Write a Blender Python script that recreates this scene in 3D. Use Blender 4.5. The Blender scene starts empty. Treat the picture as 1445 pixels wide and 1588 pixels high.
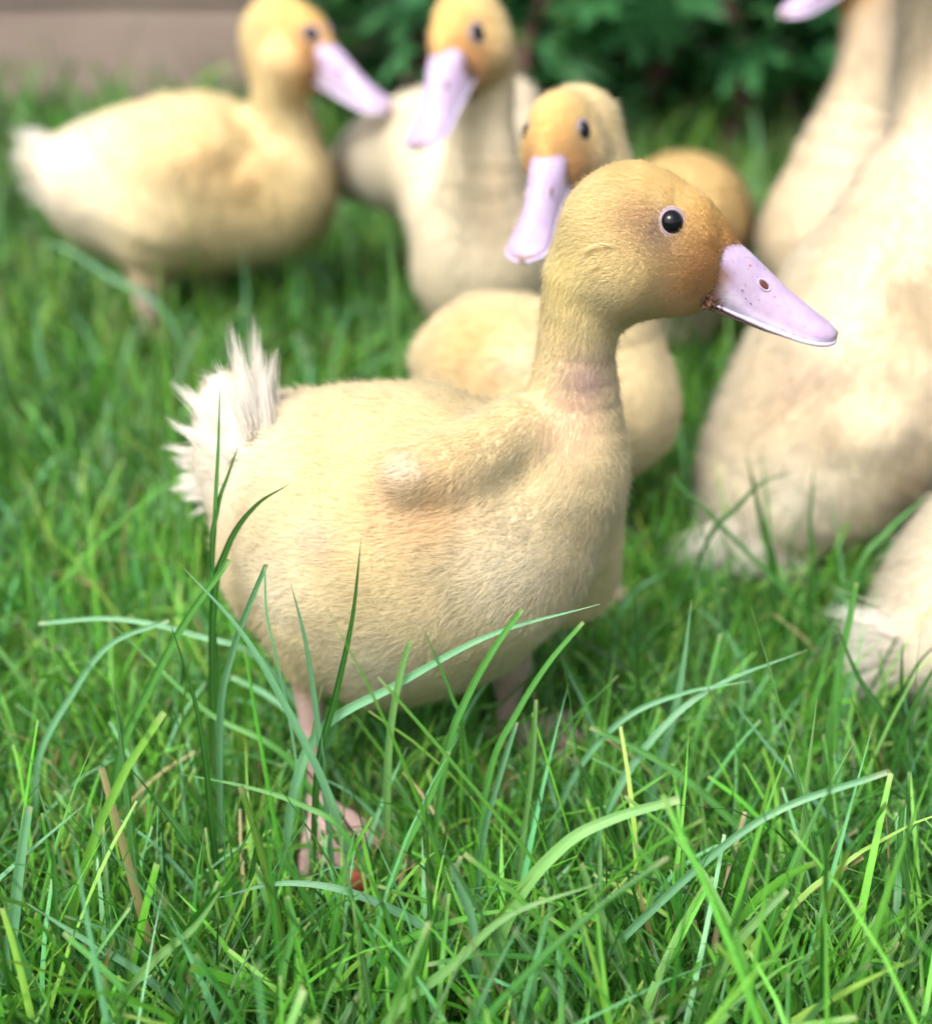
import bpy, math, random
import numpy as np
from mathutils import Vector

R = math.radians
rng = np.random.default_rng(7)
random.seed(7)
scene = bpy.context.scene
COL = scene.collection

# ------------------------------------------------------------------ camera
CAM_H, PITCH, FPX, CX, CY = 0.42, R(28), 2100.0, 722.5, 794.0
cam_d = bpy.data.cameras.new('camera')
cam = bpy.data.objects.new('camera', cam_d)
COL.objects.link(cam)
cam.location = (0, 0, CAM_H)
cam.rotation_euler = (math.pi / 2 - PITCH, 0, 0)
cam_d.sensor_fit = 'HORIZONTAL'
cam_d.sensor_width = 36
cam_d.lens = FPX / 1445 * 36
cam_d.clip_start, cam_d.clip_end = 0.02, 500
cam_d.dof.use_dof = True
cam_d.dof.focus_distance = 0.505
cam_d.dof.aperture_fstop = 4.9
scene.camera = cam

# ------------------------------------------------------------------ sky and soft sun
SUN_EL, SUN_AZ = R(56), R(-150)          # azimuth: direction the light comes from, clockwise from +Y
w = bpy.data.worlds.new('World')
scene.world = w
w.use_nodes = True
nt = w.node_tree
bg = nt.nodes['Background']
sky = nt.nodes.new('ShaderNodeTexSky')
sky.sky_type = 'NISHITA'
sky.sun_disc = False
sky.sun_elevation = SUN_EL
sky.sun_rotation = SUN_AZ
sky.air_density = 1.0
sky.dust_density = 6.0
sky.ozone_density = 0.6
nt.links.new(sky.outputs[0], bg.inputs[0])
bg.inputs[1].default_value = 0.14
sd = bpy.data.lights.new('sun', 'SUN')
sd.energy = 1.5
sd.angle = R(22)
sd.color = (1.0, 0.98, 0.95)
sun = bpy.data.objects.new('sun', sd)
COL.objects.link(sun)
src = Vector((math.sin(SUN_AZ) * math.cos(SUN_EL), math.cos(SUN_AZ) * math.cos(SUN_EL), math.sin(SUN_EL)))
sun.rotation_euler = (-src).to_track_quat('-Z', 'Y').to_euler()
vs = scene.view_settings
vs.view_transform = 'Standard'
vs.look = 'None'
vs.gamma = 1
vs.use_curve_mapping = False
vs.exposure = 0.90

# ------------------------------------------------------------------ pixel -> place
FWD = np.array([0, math.cos(PITCH), -math.sin(PITCH)])
UPV = np.array([0, math.sin(PITCH), math.cos(PITCH)])
RGT = np.array([1.0, 0, 0])
EYE = np.array([0, 0, CAM_H])

def ray(px, py):
    return FWD + RGT * (px - CX) / FPX - UPV * (py - CY) / FPX

def P(px, py, Y):
    d = ray(px, py)
    return EYE + d * (Y / d[1])

def dep(px, py, Y):
    return Y / ray(px, py)[1]

def ground(px, py):
    d = ray(px, py)
    return EYE + d * (CAM_H / -d[2])

def nrm(v):
    v = np.asarray(v, float)
    return v / (np.linalg.norm(v, axis=-1, keepdims=True) + 1e-12)

def snoise(p, freq, seed, n=7):
    r = np.random.default_rng(seed)
    k = nrm(r.normal(size=(n, 3))) * freq * r.uniform(0.5, 1.6, size=(n, 1))
    ph = r.uniform(0, 6.28, n)
    return np.sin(p @ k.T + ph).mean(axis=1) * 1.8

# ------------------------------------------------------------------ object helpers
def mesh_obj(name, verts, faces, mat, parent=None, origin=None, cols=None, uvs=None, smooth=True):
    """verts (n,3) world space; faces: list of (m,k) int arrays; stored relative to origin"""
    verts = np.asarray(verts, np.float32)
    if origin is not None:
        verts = verts - np.asarray(origin, np.float32)
    me = bpy.data.meshes.new(name)
    if not isinstance(faces, (list, tuple)):
        faces = [faces]
    faces = [np.asarray(f, np.int32) for f in faces if len(f)]
    nl = sum(f.size for f in faces)
    npoly = sum(len(f) for f in faces)
    me.vertices.add(len(verts))
    me.vertices.foreach_set('co', verts.ravel())
    me.loops.add(nl)
    me.polygons.add(npoly)
    li = np.concatenate([f.ravel() for f in faces])
    tot = np.concatenate([np.full(len(f), f.shape[1], np.int32) for f in faces])
    st = np.concatenate([[0], np.cumsum(tot)[:-1]]).astype(np.int32)
    me.loops.foreach_set('vertex_index', li)
    me.polygons.foreach_set('loop_start', st)
    try:
        me.polygons.foreach_set('loop_total', tot)
    except Exception:
        pass
    me.polygons.foreach_set('use_smooth', np.full(npoly, smooth, bool))
    if cols is not None:
        a = me.color_attributes.new('col', 'FLOAT_COLOR', 'POINT')
        c = np.ones((len(verts), 4), np.float32)
        c[:, :3] = cols
        a.data.foreach_set('color', c.ravel())
    if uvs is not None:
        a = me.attributes.new('blade', 'FLOAT2', 'POINT')
        a.data.foreach_set('vector', np.asarray(uvs, np.float32).ravel())
    me.update(calc_edges=True)
    me.validate()
    me.materials.append(mat)
    o = bpy.data.objects.new(name, me)
    COL.objects.link(o)
    if parent is not None:
        o.parent = parent
        if origin is not None:
            base = np.array(parent.location)
            if parent.parent is not None:
                base = base + np.array(parent.parent.location)
            o.location = Vector(np.asarray(origin) - base)
    elif origin is not None:
        o.location = Vector(origin)
    return o

def curves_obj(name, pts, rad, col, nor, mat, parent, origin):
    n, k, _ = pts.shape
    hc = bpy.data.hair_curves.new(name)
    hc.add_curves([k] * n)
    hc.position_data.foreach_set('vector', (pts - origin).astype(np.float32).ravel())
    a = hc.attributes.get('radius') or hc.attributes.new('radius', 'FLOAT', 'POINT')
    a.data.foreach_set('value', rad.astype(np.float32).ravel())
    a = hc.attributes.new('col', 'FLOAT_COLOR', 'CURVE')
    c = np.ones((n, 4), np.float32)
    c[:, :3] = col
    a.data.foreach_set('color', c.ravel())
    a = hc.attributes.new('nor', 'FLOAT_VECTOR', 'CURVE')
    a.data.foreach_set('vector', nor.astype(np.float32).ravel())
    hc.materials.append(mat)
    o = bpy.data.objects.new(name, hc)
    COL.objects.link(o)
    o.parent = parent
    o.location = Vector(origin - np.array(parent.location))
    return o

def tube(pts, radii, seg=8, cap=True):
    pts = np.asarray(pts, float)
    n = len(pts)
    radii = np.broadcast_to(np.asarray(radii, float), (n,))
    tan = nrm(np.gradient(pts, axis=0))
    ref = np.array([0.31, 0.2, 0.93])
    V = []
    for i in range(n):
        s = nrm(np.cross(tan[i], ref)); u = np.cross(s, tan[i])
        for j in range(seg):
            a = 2 * math.pi * j / seg
            V.append(pts[i] + radii[i] * (s * math.cos(a) + u * math.sin(a)))
    F = []
    for i in range(n - 1):
        for j in range(seg):
            j2 = (j + 1) % seg
            F.append((i * seg + j, i * seg + j2, (i + 1) * seg + j2, (i + 1) * seg + j))
    T = []
    if cap:
        V.append(pts[0]); V.append(pts[-1])
        for j in range(seg):
            j2 = (j + 1) % seg
            T.append((n * seg, j2, j)); T.append((n * seg + 1, (n - 1) * seg + j, (n - 1) * seg + j2))
    return np.array(V), np.array(F), np.array(T).reshape(-1, 3)

def join(parts):
    V, F4, F3, o = [], [], [], 0
    for v, f, t in parts:
        V.append(v)
        if len(f): F4.append(np.asarray(f) + o)
        if len(t): F3.append(np.asarray(t) + o)
        o += len(v)
    fs = []
    if F4: fs.append(np.concatenate(F4))
    if F3: fs.append(np.concatenate(F3))
    return np.concatenate(V), fs

def ellipsoid(c, ax, seg=20, rings=12):
    """ax: 3x3 rows = scaled axes"""
    ax = np.asarray(ax, float)
    V = []
    for i in range(rings + 1):
        th = math.pi * i / rings
        for j in range(seg):
            ph = 2 * math.pi * j / seg
            V.append(c + ax[0] * math.sin(th) * math.cos(ph) + ax[1] * math.sin(th) * math.sin(ph) + ax[2] * math.cos(th))
    F = []
    for i in range(rings):
        for j in range(seg):
            j2 = (j + 1) % seg
            F.append((i * seg + j, (i + 1) * seg + j, (i + 1) * seg + j2, i * seg + j2))
    return np.array(V), np.array(F), np.zeros((0, 3), int)

def torus(c, a1, a2, nn, r, seg=28, s2=8):
    """ring along a1,a2 (scaled axes), tube radius r, axis nn"""
    V, F = [], []
    for i in range(seg):
        t = 2 * math.pi * i / seg
        d = a1 * math.cos(t) + a2 * math.sin(t)
        du = nrm(d)
        for j in range(s2):
            q = 2 * math.pi * j / s2
            V.append(c + d + du * r * math.cos(q) + nn * r * math.sin(q))
    for i in range(seg):
        for j in range(s2):
            F.append((i * s2 + j, ((i + 1) % seg) * s2 + j, ((i + 1) % seg) * s2 + (j + 1) % s2, i * s2 + (j + 1) % s2))
    return np.array(V), np.array(F), np.zeros((0, 3), int)

# ------------------------------------------------------------------ materials
class NT:
    def __init__(s, name):
        s.m = bpy.data.materials.new(name); s.m.use_nodes = True
        s.t = s.m.node_tree; s.t.nodes.clear()
        s.out = s.n('ShaderNodeOutputMaterial')
    def n(s, typ, **kw):
        nd = s.t.nodes.new(typ)
        for k, v in kw.items(): setattr(nd, k, v)
        return nd
    def l(s, a, b): s.t.links.new(a, b)
    def mixc(s, fac, a, b, mode='MIX'):
        nd = s.n('ShaderNodeMix', data_type='RGBA', blend_type=mode)
        for i, v in ((0, fac), (6, a), (7, b)):
            if hasattr(v, 'is_linked'): s.l(v, nd.inputs[i])
            elif i == 0: nd.inputs[0].default_value = v
            else: nd.inputs[i].default_value = (*v, 1)
        return nd.outputs[2]
    def noise(s, scale, detail=4, rough=0.55, vec=None):
        nd = s.n('ShaderNodeTexNoise'); nd.inputs['Scale'].default_value = scale
        nd.inputs['Detail'].default_value = detail; nd.inputs['Roughness'].default_value = rough
        if vec is not None: s.l(vec, nd.inputs['Vector'])
        return nd.outputs[0]
    def ramp(s, v, stops):
        nd = s.n('ShaderNodeValToRGB'); e = nd.color_ramp.elements
        while len(e) < len(stops): e.new(0.5)
        for i, (p, c) in enumerate(stops):
            e[i].position = p; e[i].color = (*c, 1) if len(c) == 3 else c
        s.l(v, nd.inputs[0]); return nd.outputs[0]
    def bump(s, h, strength, dist):
        nd = s.n('ShaderNodeBump'); nd.inputs['Strength'].default_value = strength
        nd.inputs['Distance'].default_value = dist; s.l(h, nd.inputs['Height']); return nd.outputs[0]
    def prin(s, color=None, rough=0.5, normal=None, **kw):
        b = s.n('ShaderNodeBsdfPrincipled')
        if color is not None:
            if hasattr(color, 'is_linked'): s.l(color, b.inputs['Base Color'])
            else: b.inputs['Base Color'].default_value = (*color, 1)
        if hasattr(rough, 'is_linked'): s.l(rough, b.inputs['Roughness'])
        else: b.inputs['Roughness'].default_value = rough
        if normal is not None: s.l(normal, b.inputs['Normal'])
        for k, v in kw.items(): b.inputs[k].default_value = v
        return b
    def attr(s, name):
        return s.n('ShaderNodeAttribute', attribute_name=name)
    def obj(s):
        return s.n('ShaderNodeTexCoord').outputs['Object']
    def done(s, shader):
        s.l(shader.outputs[0], s.out.inputs[0]); return s.m

def mat_skin():
    t = NT('down_skin'); c = t.attr('col').outputs[0]
    n = t.noise(900, 3, 0.6, t.obj())
    c2 = t.mixc(0.25, c, t.ramp(n, [(0.3, (0.62, 0.55, 0.42)), (0.7, (1, 1, 1))]), 'MULTIPLY')
    return t.done(t.prin(c2, 0.75, t.bump(n, 0.35, 0.001), **{'Specular IOR Level': 0.25}))

def mat_down():
    t = NT('down')
    c = t.attr('col').outputs[0]
    nor = t.attr('nor').outputs[1]
    hi = t.n('ShaderNodeHairInfo')
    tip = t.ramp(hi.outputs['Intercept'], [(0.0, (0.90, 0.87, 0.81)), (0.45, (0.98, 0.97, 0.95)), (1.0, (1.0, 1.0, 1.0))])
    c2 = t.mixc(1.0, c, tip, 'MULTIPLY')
    geo = t.n('ShaderNodeNewGeometry')
    mx = t.n('ShaderNodeMix', data_type='VECTOR'); mx.inputs[0].default_value = 0.82
    t.l(geo.outputs['Normal'], mx.inputs[4]); t.l(nor, mx.inputs[5])
    nn = t.n('ShaderNodeVectorMath', operation='NORMALIZE'); t.l(mx.outputs[1], nn.inputs[0])
    d = t.n('ShaderNodeBsdfDiffuse'); t.l(c2, d.inputs[0]); t.l(nn.outputs[0], d.inputs['Normal'])
    tr = t.n('ShaderNodeBsdfTranslucent'); t.l(c2, tr.inputs[0]); t.l(nn.outputs[0], tr.inputs['Normal'])
    m1 = t.n('ShaderNodeMixShader'); m1.inputs[0].default_value = 0.32
    t.l(d.outputs[0], m1.inputs[1]); t.l(tr.outputs[0], m1.inputs[2])
    g = t.n('ShaderNodeBsdfGlossy'); g.inputs['Roughness'].default_value = 0.45; g.inputs[0].default_value = (1, 0.97, 0.9, 1)
    m2 = t.n('ShaderNodeMixShader'); m2.inputs[0].default_value = 0.035
    t.l(m1.outputs[0], m2.inputs[1]); t.l(g.outputs[0], m2.inputs[2])
    return t.done(m2)

def mat_bill():
    t = NT('bill_horn'); c = t.attr('col').outputs[0]; o = t.obj()
    v = t.ramp(t.noise(160, 5, 0.6, o), [(0.3, (0.84, 0.76, 0.90)), (0.7, (1.04, 1.02, 1.0))])
    c2 = t.mixc(0.9, c, v, 'MULTIPLY')
    sp = t.ramp(t.noise(620, 2, 0.5, o), [(0.62, (0, 0, 0)), (0.70, (1, 1, 1))])
    big = t.ramp(t.noise(120, 2, 0.5, o), [(0.5, (0, 0, 0)), (0.62, (1, 1, 1))])
    msk = t.mixc(1.0, sp, big, 'MULTIPLY')
    c3 = t.mixc(msk, c2, (0.33, 0.17, 0.10))
    bp = t.bump(t.noise(420, 4, 0.6, o), 0.18, 0.0012)
    return t.done(t.prin(c3, 0.38, bp, **{'Specular IOR Level': 0.45, 'Subsurface Weight': 0.12, 'Subsurface Radius': (0.004, 0.002, 0.002), 'Subsurface Scale': 0.5}))

def mat_simple(name, col, rough, **kw):
    t = NT(name)
    n = t.noise(300, 3, 0.6, t.obj())
    c = t.mixc(0.5, col, t.ramp(n, [(0.3, tuple(x * 0.72 for x in col)), (0.7, tuple(min(1, x * 1.15) for x in col))]))
    return t.done(t.prin(c, rough, t.bump(n, 0.15, 0.0008), **kw))

def mat_grass():
    t = NT('grass_blade')
    c = t.attr('col').outputs[0]
    sep = t.n('ShaderNodeSeparateXYZ'); t.l(t.attr('blade').outputs[1], sep.inputs[0])
    wv = t.n('ShaderNodeMath', operation='MULTIPLY'); t.l(sep.outputs[0], wv.inputs[0]); wv.inputs[1].default_value = 44
    sn = t.n('ShaderNodeMath', operation='SINE'); t.l(wv.outputs[0], sn.inputs[0])
    mr = t.n('ShaderNodeMapRange'); t.l(sn.outputs[0], mr.inputs[0])
    mr.inputs[1].default_value = -1; mr.inputs[2].default_value = 1; mr.inputs[3].default_value = 0.68; mr.inputs[4].default_value = 1.12
    # pale midrib
    ab = t.n('ShaderNodeMath', operation='SUBTRACT'); t.l(sep.outputs[0], ab.inputs[0]); ab.inputs[1].default_value = 0.5
    ab2 = t.n('ShaderNodeMath', operation='ABSOLUTE'); t.l(ab.outputs[0], ab2.inputs[0])
    rib = t.ramp(ab2.outputs[0], [(0.03, (1, 1, 1)), (0.09, (0, 0, 0))])
    sc = t.n('ShaderNodeVectorMath', operation='SCALE'); t.l(c, sc.inputs[0]); t.l(mr.outputs[0], sc.inputs['Scale'])
    c2 = t.mixc(0.35, sc.outputs[0], t.ramp(t.noise(70, 3, 0.6, t.obj()), [(0.3, (0.6, 0.66, 0.6)), (0.7, (1.15, 1.1, 1.0))]), 'MULTIPLY')
    ribf = t.n('ShaderNodeMath', operation='MULTIPLY'); t.l(rib, ribf.inputs[0]); ribf.inputs[1].default_value = 0.3
    c3 = t.mixc(ribf.outputs[0], c2, (0.30, 0.48, 0.24))
    tipm = t.ramp(sep.outputs[1], [(0.955, (0, 0, 0)), (0.985, (0.4, 0.4, 0.4))])
    c3 = t.mixc(tipm, c3, (0.46, 0.45, 0.25))
    bp = t.bump(sn.outputs[0], 0.25, 0.0006)
    p = t.prin(c3, 0.36, bp, **{'Specular IOR Level': 0.6})
    tr = t.n('ShaderNodeBsdfTranslucent')
    tc = t.mixc(1.0, c3, (1.25, 1.2, 0.55), 'MULTIPLY'); t.l(tc, tr.inputs[0])
    m = t.n('ShaderNodeMixShader'); m.inputs[0].default_value = 0.27
    t.l(p.outputs[0], m.inputs[1]); t.l(tr.outputs[0], m.inputs[2])
    return t.done(m)

def mat_soil():
    t = NT('soil'); o = t.obj()
    n = t.noise(35, 8, 0.65, o); n2 = t.noise(4, 4, 0.5, o)
    c = t.ramp(n, [(0.3, (0.020, 0.018, 0.010)), (0.55, (0.055, 0.050, 0.024)), (0.75, (0.12, 0.10, 0.055))])
    c2 = t.mixc(t.ramp(n2, [(0.4, (0, 0, 0)), (0.6, (0.6, 0.6, 0.6))]), c, (0.03, 0.07, 0.015))
    return t.done(t.prin(c2, 0.95, t.bump(n, 0.8, 0.01)))

def mat_leaf():
    t = NT('shrub_leaf'); o = t.obj()
    inf = t.n('ShaderNodeObjectInfo')
    c = t.ramp(inf.outputs['Random'], [(0.0, (0.022, 0.10, 0.03)), (0.35, (0.055, 0.21, 0.07)), (0.7, (0.10, 0.33, 0.14)), (1.0, (0.15, 0.36, 0.08))])
    n = t.noise(60, 4, 0.6, o)
    c2 = t.mixc(0.5, c, t.ramp(n, [(0.3, (0.6, 0.65, 0.6)), (0.7, (1.2, 1.15, 1.1))]), 'MULTIPLY')
    p = t.prin(c2, 0.38, t.bump(n, 0.3, 0.002), **{'Specular IOR Level': 0.5})
    tr = t.n('ShaderNodeBsdfTranslucent'); t.l(c2, tr.inputs[0])
    m = t.n('ShaderNodeMixShader'); m.inputs[0].default_value = 0.3
    t.l(p.outputs[0], m.inputs[1]); t.l(tr.outputs[0], m.inputs[2])
    return t.done(m)

def mat_wood(name, c0, c1):
    t = NT(name)
    mp = t.n('ShaderNodeMapping'); t.l(t.obj(), mp.inputs[0]); mp.inputs['Scale'].default_value = (2.0, 30, 22)
    n = t.noise(2.0, 7, 0.65, mp.outputs[0]); n2 = t.noise(5, 3, 0.5, t.obj())
    c = t.ramp(n, [(0.25, c0), (0.75, c1)])
    c2 = t.mixc(0.35, c, t.ramp(n2, [(0.35, (0.7, 0.7, 0.7)), (0.65, (1.1, 1.1, 1.1))]), 'MULTIPLY')
    return t.done(t.prin(c2, 0.85, t.bump(n, 0.4, 0.003)))

M_SKIN, M_DOWN, M_BILL, M_GRASS, M_SOIL, M_LEAF = mat_skin(), mat_down(), mat_bill(), mat_grass(), mat_soil(), mat_leaf()
M_WOOD = mat_wood('weathered_board', (0.19, 0.145, 0.12), (0.33, 0.265, 0.225))
M_BARK = mat_wood('bark', (0.05, 0.026, 0.020), (0.15, 0.085, 0.06))
M_EYE = (lambda t: t.done(t.prin((0.004, 0.004, 0.006), 0.05, **{'Specular IOR Level': 0.38})))(NT('eyeball'))
M_LID = mat_simple('eyelid_skin', (0.38, 0.29, 0.33), 0.6)
M_NOSTRIL = mat_simple('nostril_hollow', (0.10, 0.026, 0.02), 0.6)
M_RIM = mat_simple('nostril_edge', (0.50, 0.415, 0.55), 0.5)
M_DIRT = mat_simple('dried_mud', (0.13, 0.065, 0.035), 0.8)
M_DEADLEAF = mat_simple('dead_leaf', (0.28, 0.07, 0.025), 0.6)

# ------------------------------------------------------------------ implicit bodies
def cone_sdf(p, a, b, ra, rb):
    ba = b - a
    l2 = ba @ ba
    if l2 < 1e-10:
        return np.linalg.norm(p - a, axis=-1) - max(ra, rb)
    pa = p - a
    h = np.clip((pa @ ba) / l2, 0, 1)
    # ease so the profile is a straight cone between the spheres
    q = pa - h[..., None] * ba
    return np.sqrt((q * q).sum(-1)) - (ra + (rb - ra) * h)

class Body:
    """smooth union of tapered limbs; each limb knows which way the down lies, its length and colour"""
    def __init__(s):
        s.prims = []; s.paints = []
    def add(s, a, b, ra, rb, k=0.012, squash=None, flow=None, hair=1.0, col=None, grp=None):
        a, b = np.asarray(a, float), np.asarray(b, float)
        f = nrm(b - a) if flow is None and np.linalg.norm(b - a) > 1e-5 else (np.zeros(3) if flow is None else nrm(flow))
        s.prims.append(dict(a=a, b=b, ra=ra, rb=rb, k=k, sq=squash, flow=f, hair=hair, col=col, grp=grp if grp is not None else ('solo', len(s.prims))))
    def paint(s, c, r, col, strength=1.0, power=1.0):
        s.paints.append((np.asarray(c, float), r, np.asarray(col, float), strength, power))
    def one(s, p, q):
        pp = p
        c = 1.0
        if q['sq'] is not None:
            ax, c, o = q['sq']
            pp = p + ((p - o) @ ax)[..., None] * ax * (1 / c - 1)
        d = cone_sdf(pp, q['a'], q['b'], q['ra'], q['rb'])
        return d * (0.5 + 0.5 * c)
    def sdf(s, p):
        d = None
        i = 0
        while i < len(s.prims):
            q = s.prims[i]
            e = s.one(p, q)
            i += 1
            while i < len(s.prims) and s.prims[i]['grp'] == q['grp']:   # one limb: plain union of its short tapers
                e = np.minimum(e, s.one(p, s.prims[i])); i += 1
            if d is None: d = e
            else:
                k = q['k']
                h = np.maximum(k - np.abs(d - e), 0) / k
                d = np.minimum(d, e) - h * h * k * 0.25
        return d
    def bounds(s, m):
        lo = np.min([np.minimum(q['a'] - q['ra'], q['b'] - q['rb']) for q in s.prims], axis=0) - m
        hi = np.max([np.maximum(q['a'] + q['ra'], q['b'] + q['rb']) for q in s.prims], axis=0) + m
        return lo, hi
    def fields(s, p):
        """blend weights -> flow, hair length factor, base colour"""
        W = np.stack([np.exp(-np.maximum(s.one(p, q), -0.01) / 0.006) for q in s.prims], -1)
        W /= W.sum(-1, keepdims=True)
        flow = W @ np.array([q['flow'] for q in s.prims])
        hair = W @ np.array([q['hair'] for q in s.prims])
        base = np.array([q['col'] if q['col'] is not None else s.base for q in s.prims])
        col = W @ base
        for c, r, k, st, pw in s.paints:
            g = np.exp(-((np.linalg.norm(p - c, axis=-1) / r) ** 2) ** pw) * st
            col = col * (1 - g[:, None]) + k * g[:, None]
        return flow, hair, col
    def hit(s, px, py, t0=0.3):
        d = nrm(ray(px, py)); t = t0
        for _ in range(160):
            v = float(s.sdf((EYE + d * t)[None])[0])
            if v < 2e-4: break
            t += max(v * 0.8, 1e-4)
            if t > 4: return None
        return EYE + d * t
    def normal(s, p):
        e = 4e-4
        pts = np.concatenate([p + np.eye(3)[i] * e for i in range(3)] + [p - np.eye(3)[i] * e for i in range(3)]).reshape(6, -1, 3)
        g = np.stack([s.sdf(pts[i]) - s.sdf(pts[i + 3]) for i in range(3)], -1)
        return nrm(g)
    def surface(s, vox):
        lo, hi = s.bounds(vox * 3)
        ax = [np.arange(lo[i], hi[i] + vox, vox) for i in range(3)]
        n = [len(a) for a in ax]
        CS = 4
        cax = [lo[i] + (np.arange((n[i] + CS - 1) // CS) * CS + 1.5) * vox for i in range(3)]
        cp = np.stack(np.meshgrid(*cax, indexing='ij'), -1)
        fc = s.sdf(cp)
        f = fc.astype(np.float32)
        for i in range(3): f = np.repeat(f, CS, axis=i)
        f = np.ascontiguousarray(f[:n[0], :n[1], :n[2]])
        near = np.argwhere(np.abs(f) < vox * CS * 1.35)
        pn = lo + near * vox
        vals = np.concatenate([s.sdf(pn[i:i + 200000]) for i in range(0, len(pn), 200000)])
        f[near[:, 0], near[:, 1], near[:, 2]] = vals
        ins = f < 0
        cnt = np.zeros([m - 1 for m in n], np.int32)
        acc = np.zeros([m - 1 for m in n] + [3], np.float32)
        def sl(off): return tuple(slice(o, o + n[i] - 1) for i, o in enumerate(off))
        for axis in range(3):
            oth = [i for i in range(3) if i != axis]
            for u in (0, 1):
                for v in (0, 1):
                    o0 = [0, 0, 0]; o0[oth[0]] = u; o0[oth[1]] = v
                    o1 = list(o0); o1[axis] = 1
                    fa, fb = f[sl(o0)], f[sl(o1)]
                    cr = (fa < 0) != (fb < 0)
                    t = np.where(cr, fa / np.where(cr, fa - fb, 1), 0)
                    cnt += cr
                    acc[..., axis] += t
                    acc[..., oth[0]] += cr * u
                    acc[..., oth[1]] += cr * v
        act = cnt > 0
        idx = -np.ones(act.shape, np.int64)
        idx[act] = np.arange(act.sum())
        ijk = np.argwhere(act)
        V = lo + (ijk + acc[act] / cnt[act][:, None]) * vox
        Q = []
        for axis in range(3):
            oth = [(axis + 1) % 3, (axis + 2) % 3]
            a = [slice(1, -1)] * 3; b = [slice(1, -1)] * 3
            a[axis] = slice(0, n[axis] - 1); b[axis] = slice(1, n[axis])
            ia, ib = ins[tuple(a)], ins[tuple(b)]
            for sgn in (True, False):
                e = np.argwhere((ia == sgn) & (ib != sgn))
                if not len(e): continue
                for o in oth: e[:, o] += 1
                def cell(du, dv):
                    c = e.copy(); c[:, oth[0]] -= du; c[:, oth[1]] -= dv
                    return idx[c[:, 0], c[:, 1], c[:, 2]]
                q = np.stack([cell(1, 1), cell(0, 1), cell(0, 0), cell(1, 0)], -1)
                Q.append(q if sgn else q[:, ::-1])
        Q = np.concatenate(Q)
        for _ in range(2):
            V = V - s.sdf(V)[:, None] * s.normal(V) * 0.8
        return V, Q

# ------------------------------------------------------------------ ducklings
CREAM = np.array([0.88, 0.775, 0.485])
PALE = np.array([0.90, 0.86, 0.72])
WHITE = np.array([0.92, 0.90, 0.83])
GOLD = np.array([0.85, 0.60, 0.20])
HEADC = np.array([0.85, 0.73, 0.42])
ORANGE = np.array([0.77, 0.43, 0.18])
PINK = np.array([0.72, 0.46, 0.46])
SHANK = np.array([0.62, 0.45, 0.49])
LILAC = np.array([0.49, 0.405, 0.55])
RIMW = np.array([0.64, 0.60, 0.74])

def lerp(xs, x):
    return np.interp(x, [a for a, _ in xs], [b for _, b in xs])

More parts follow.
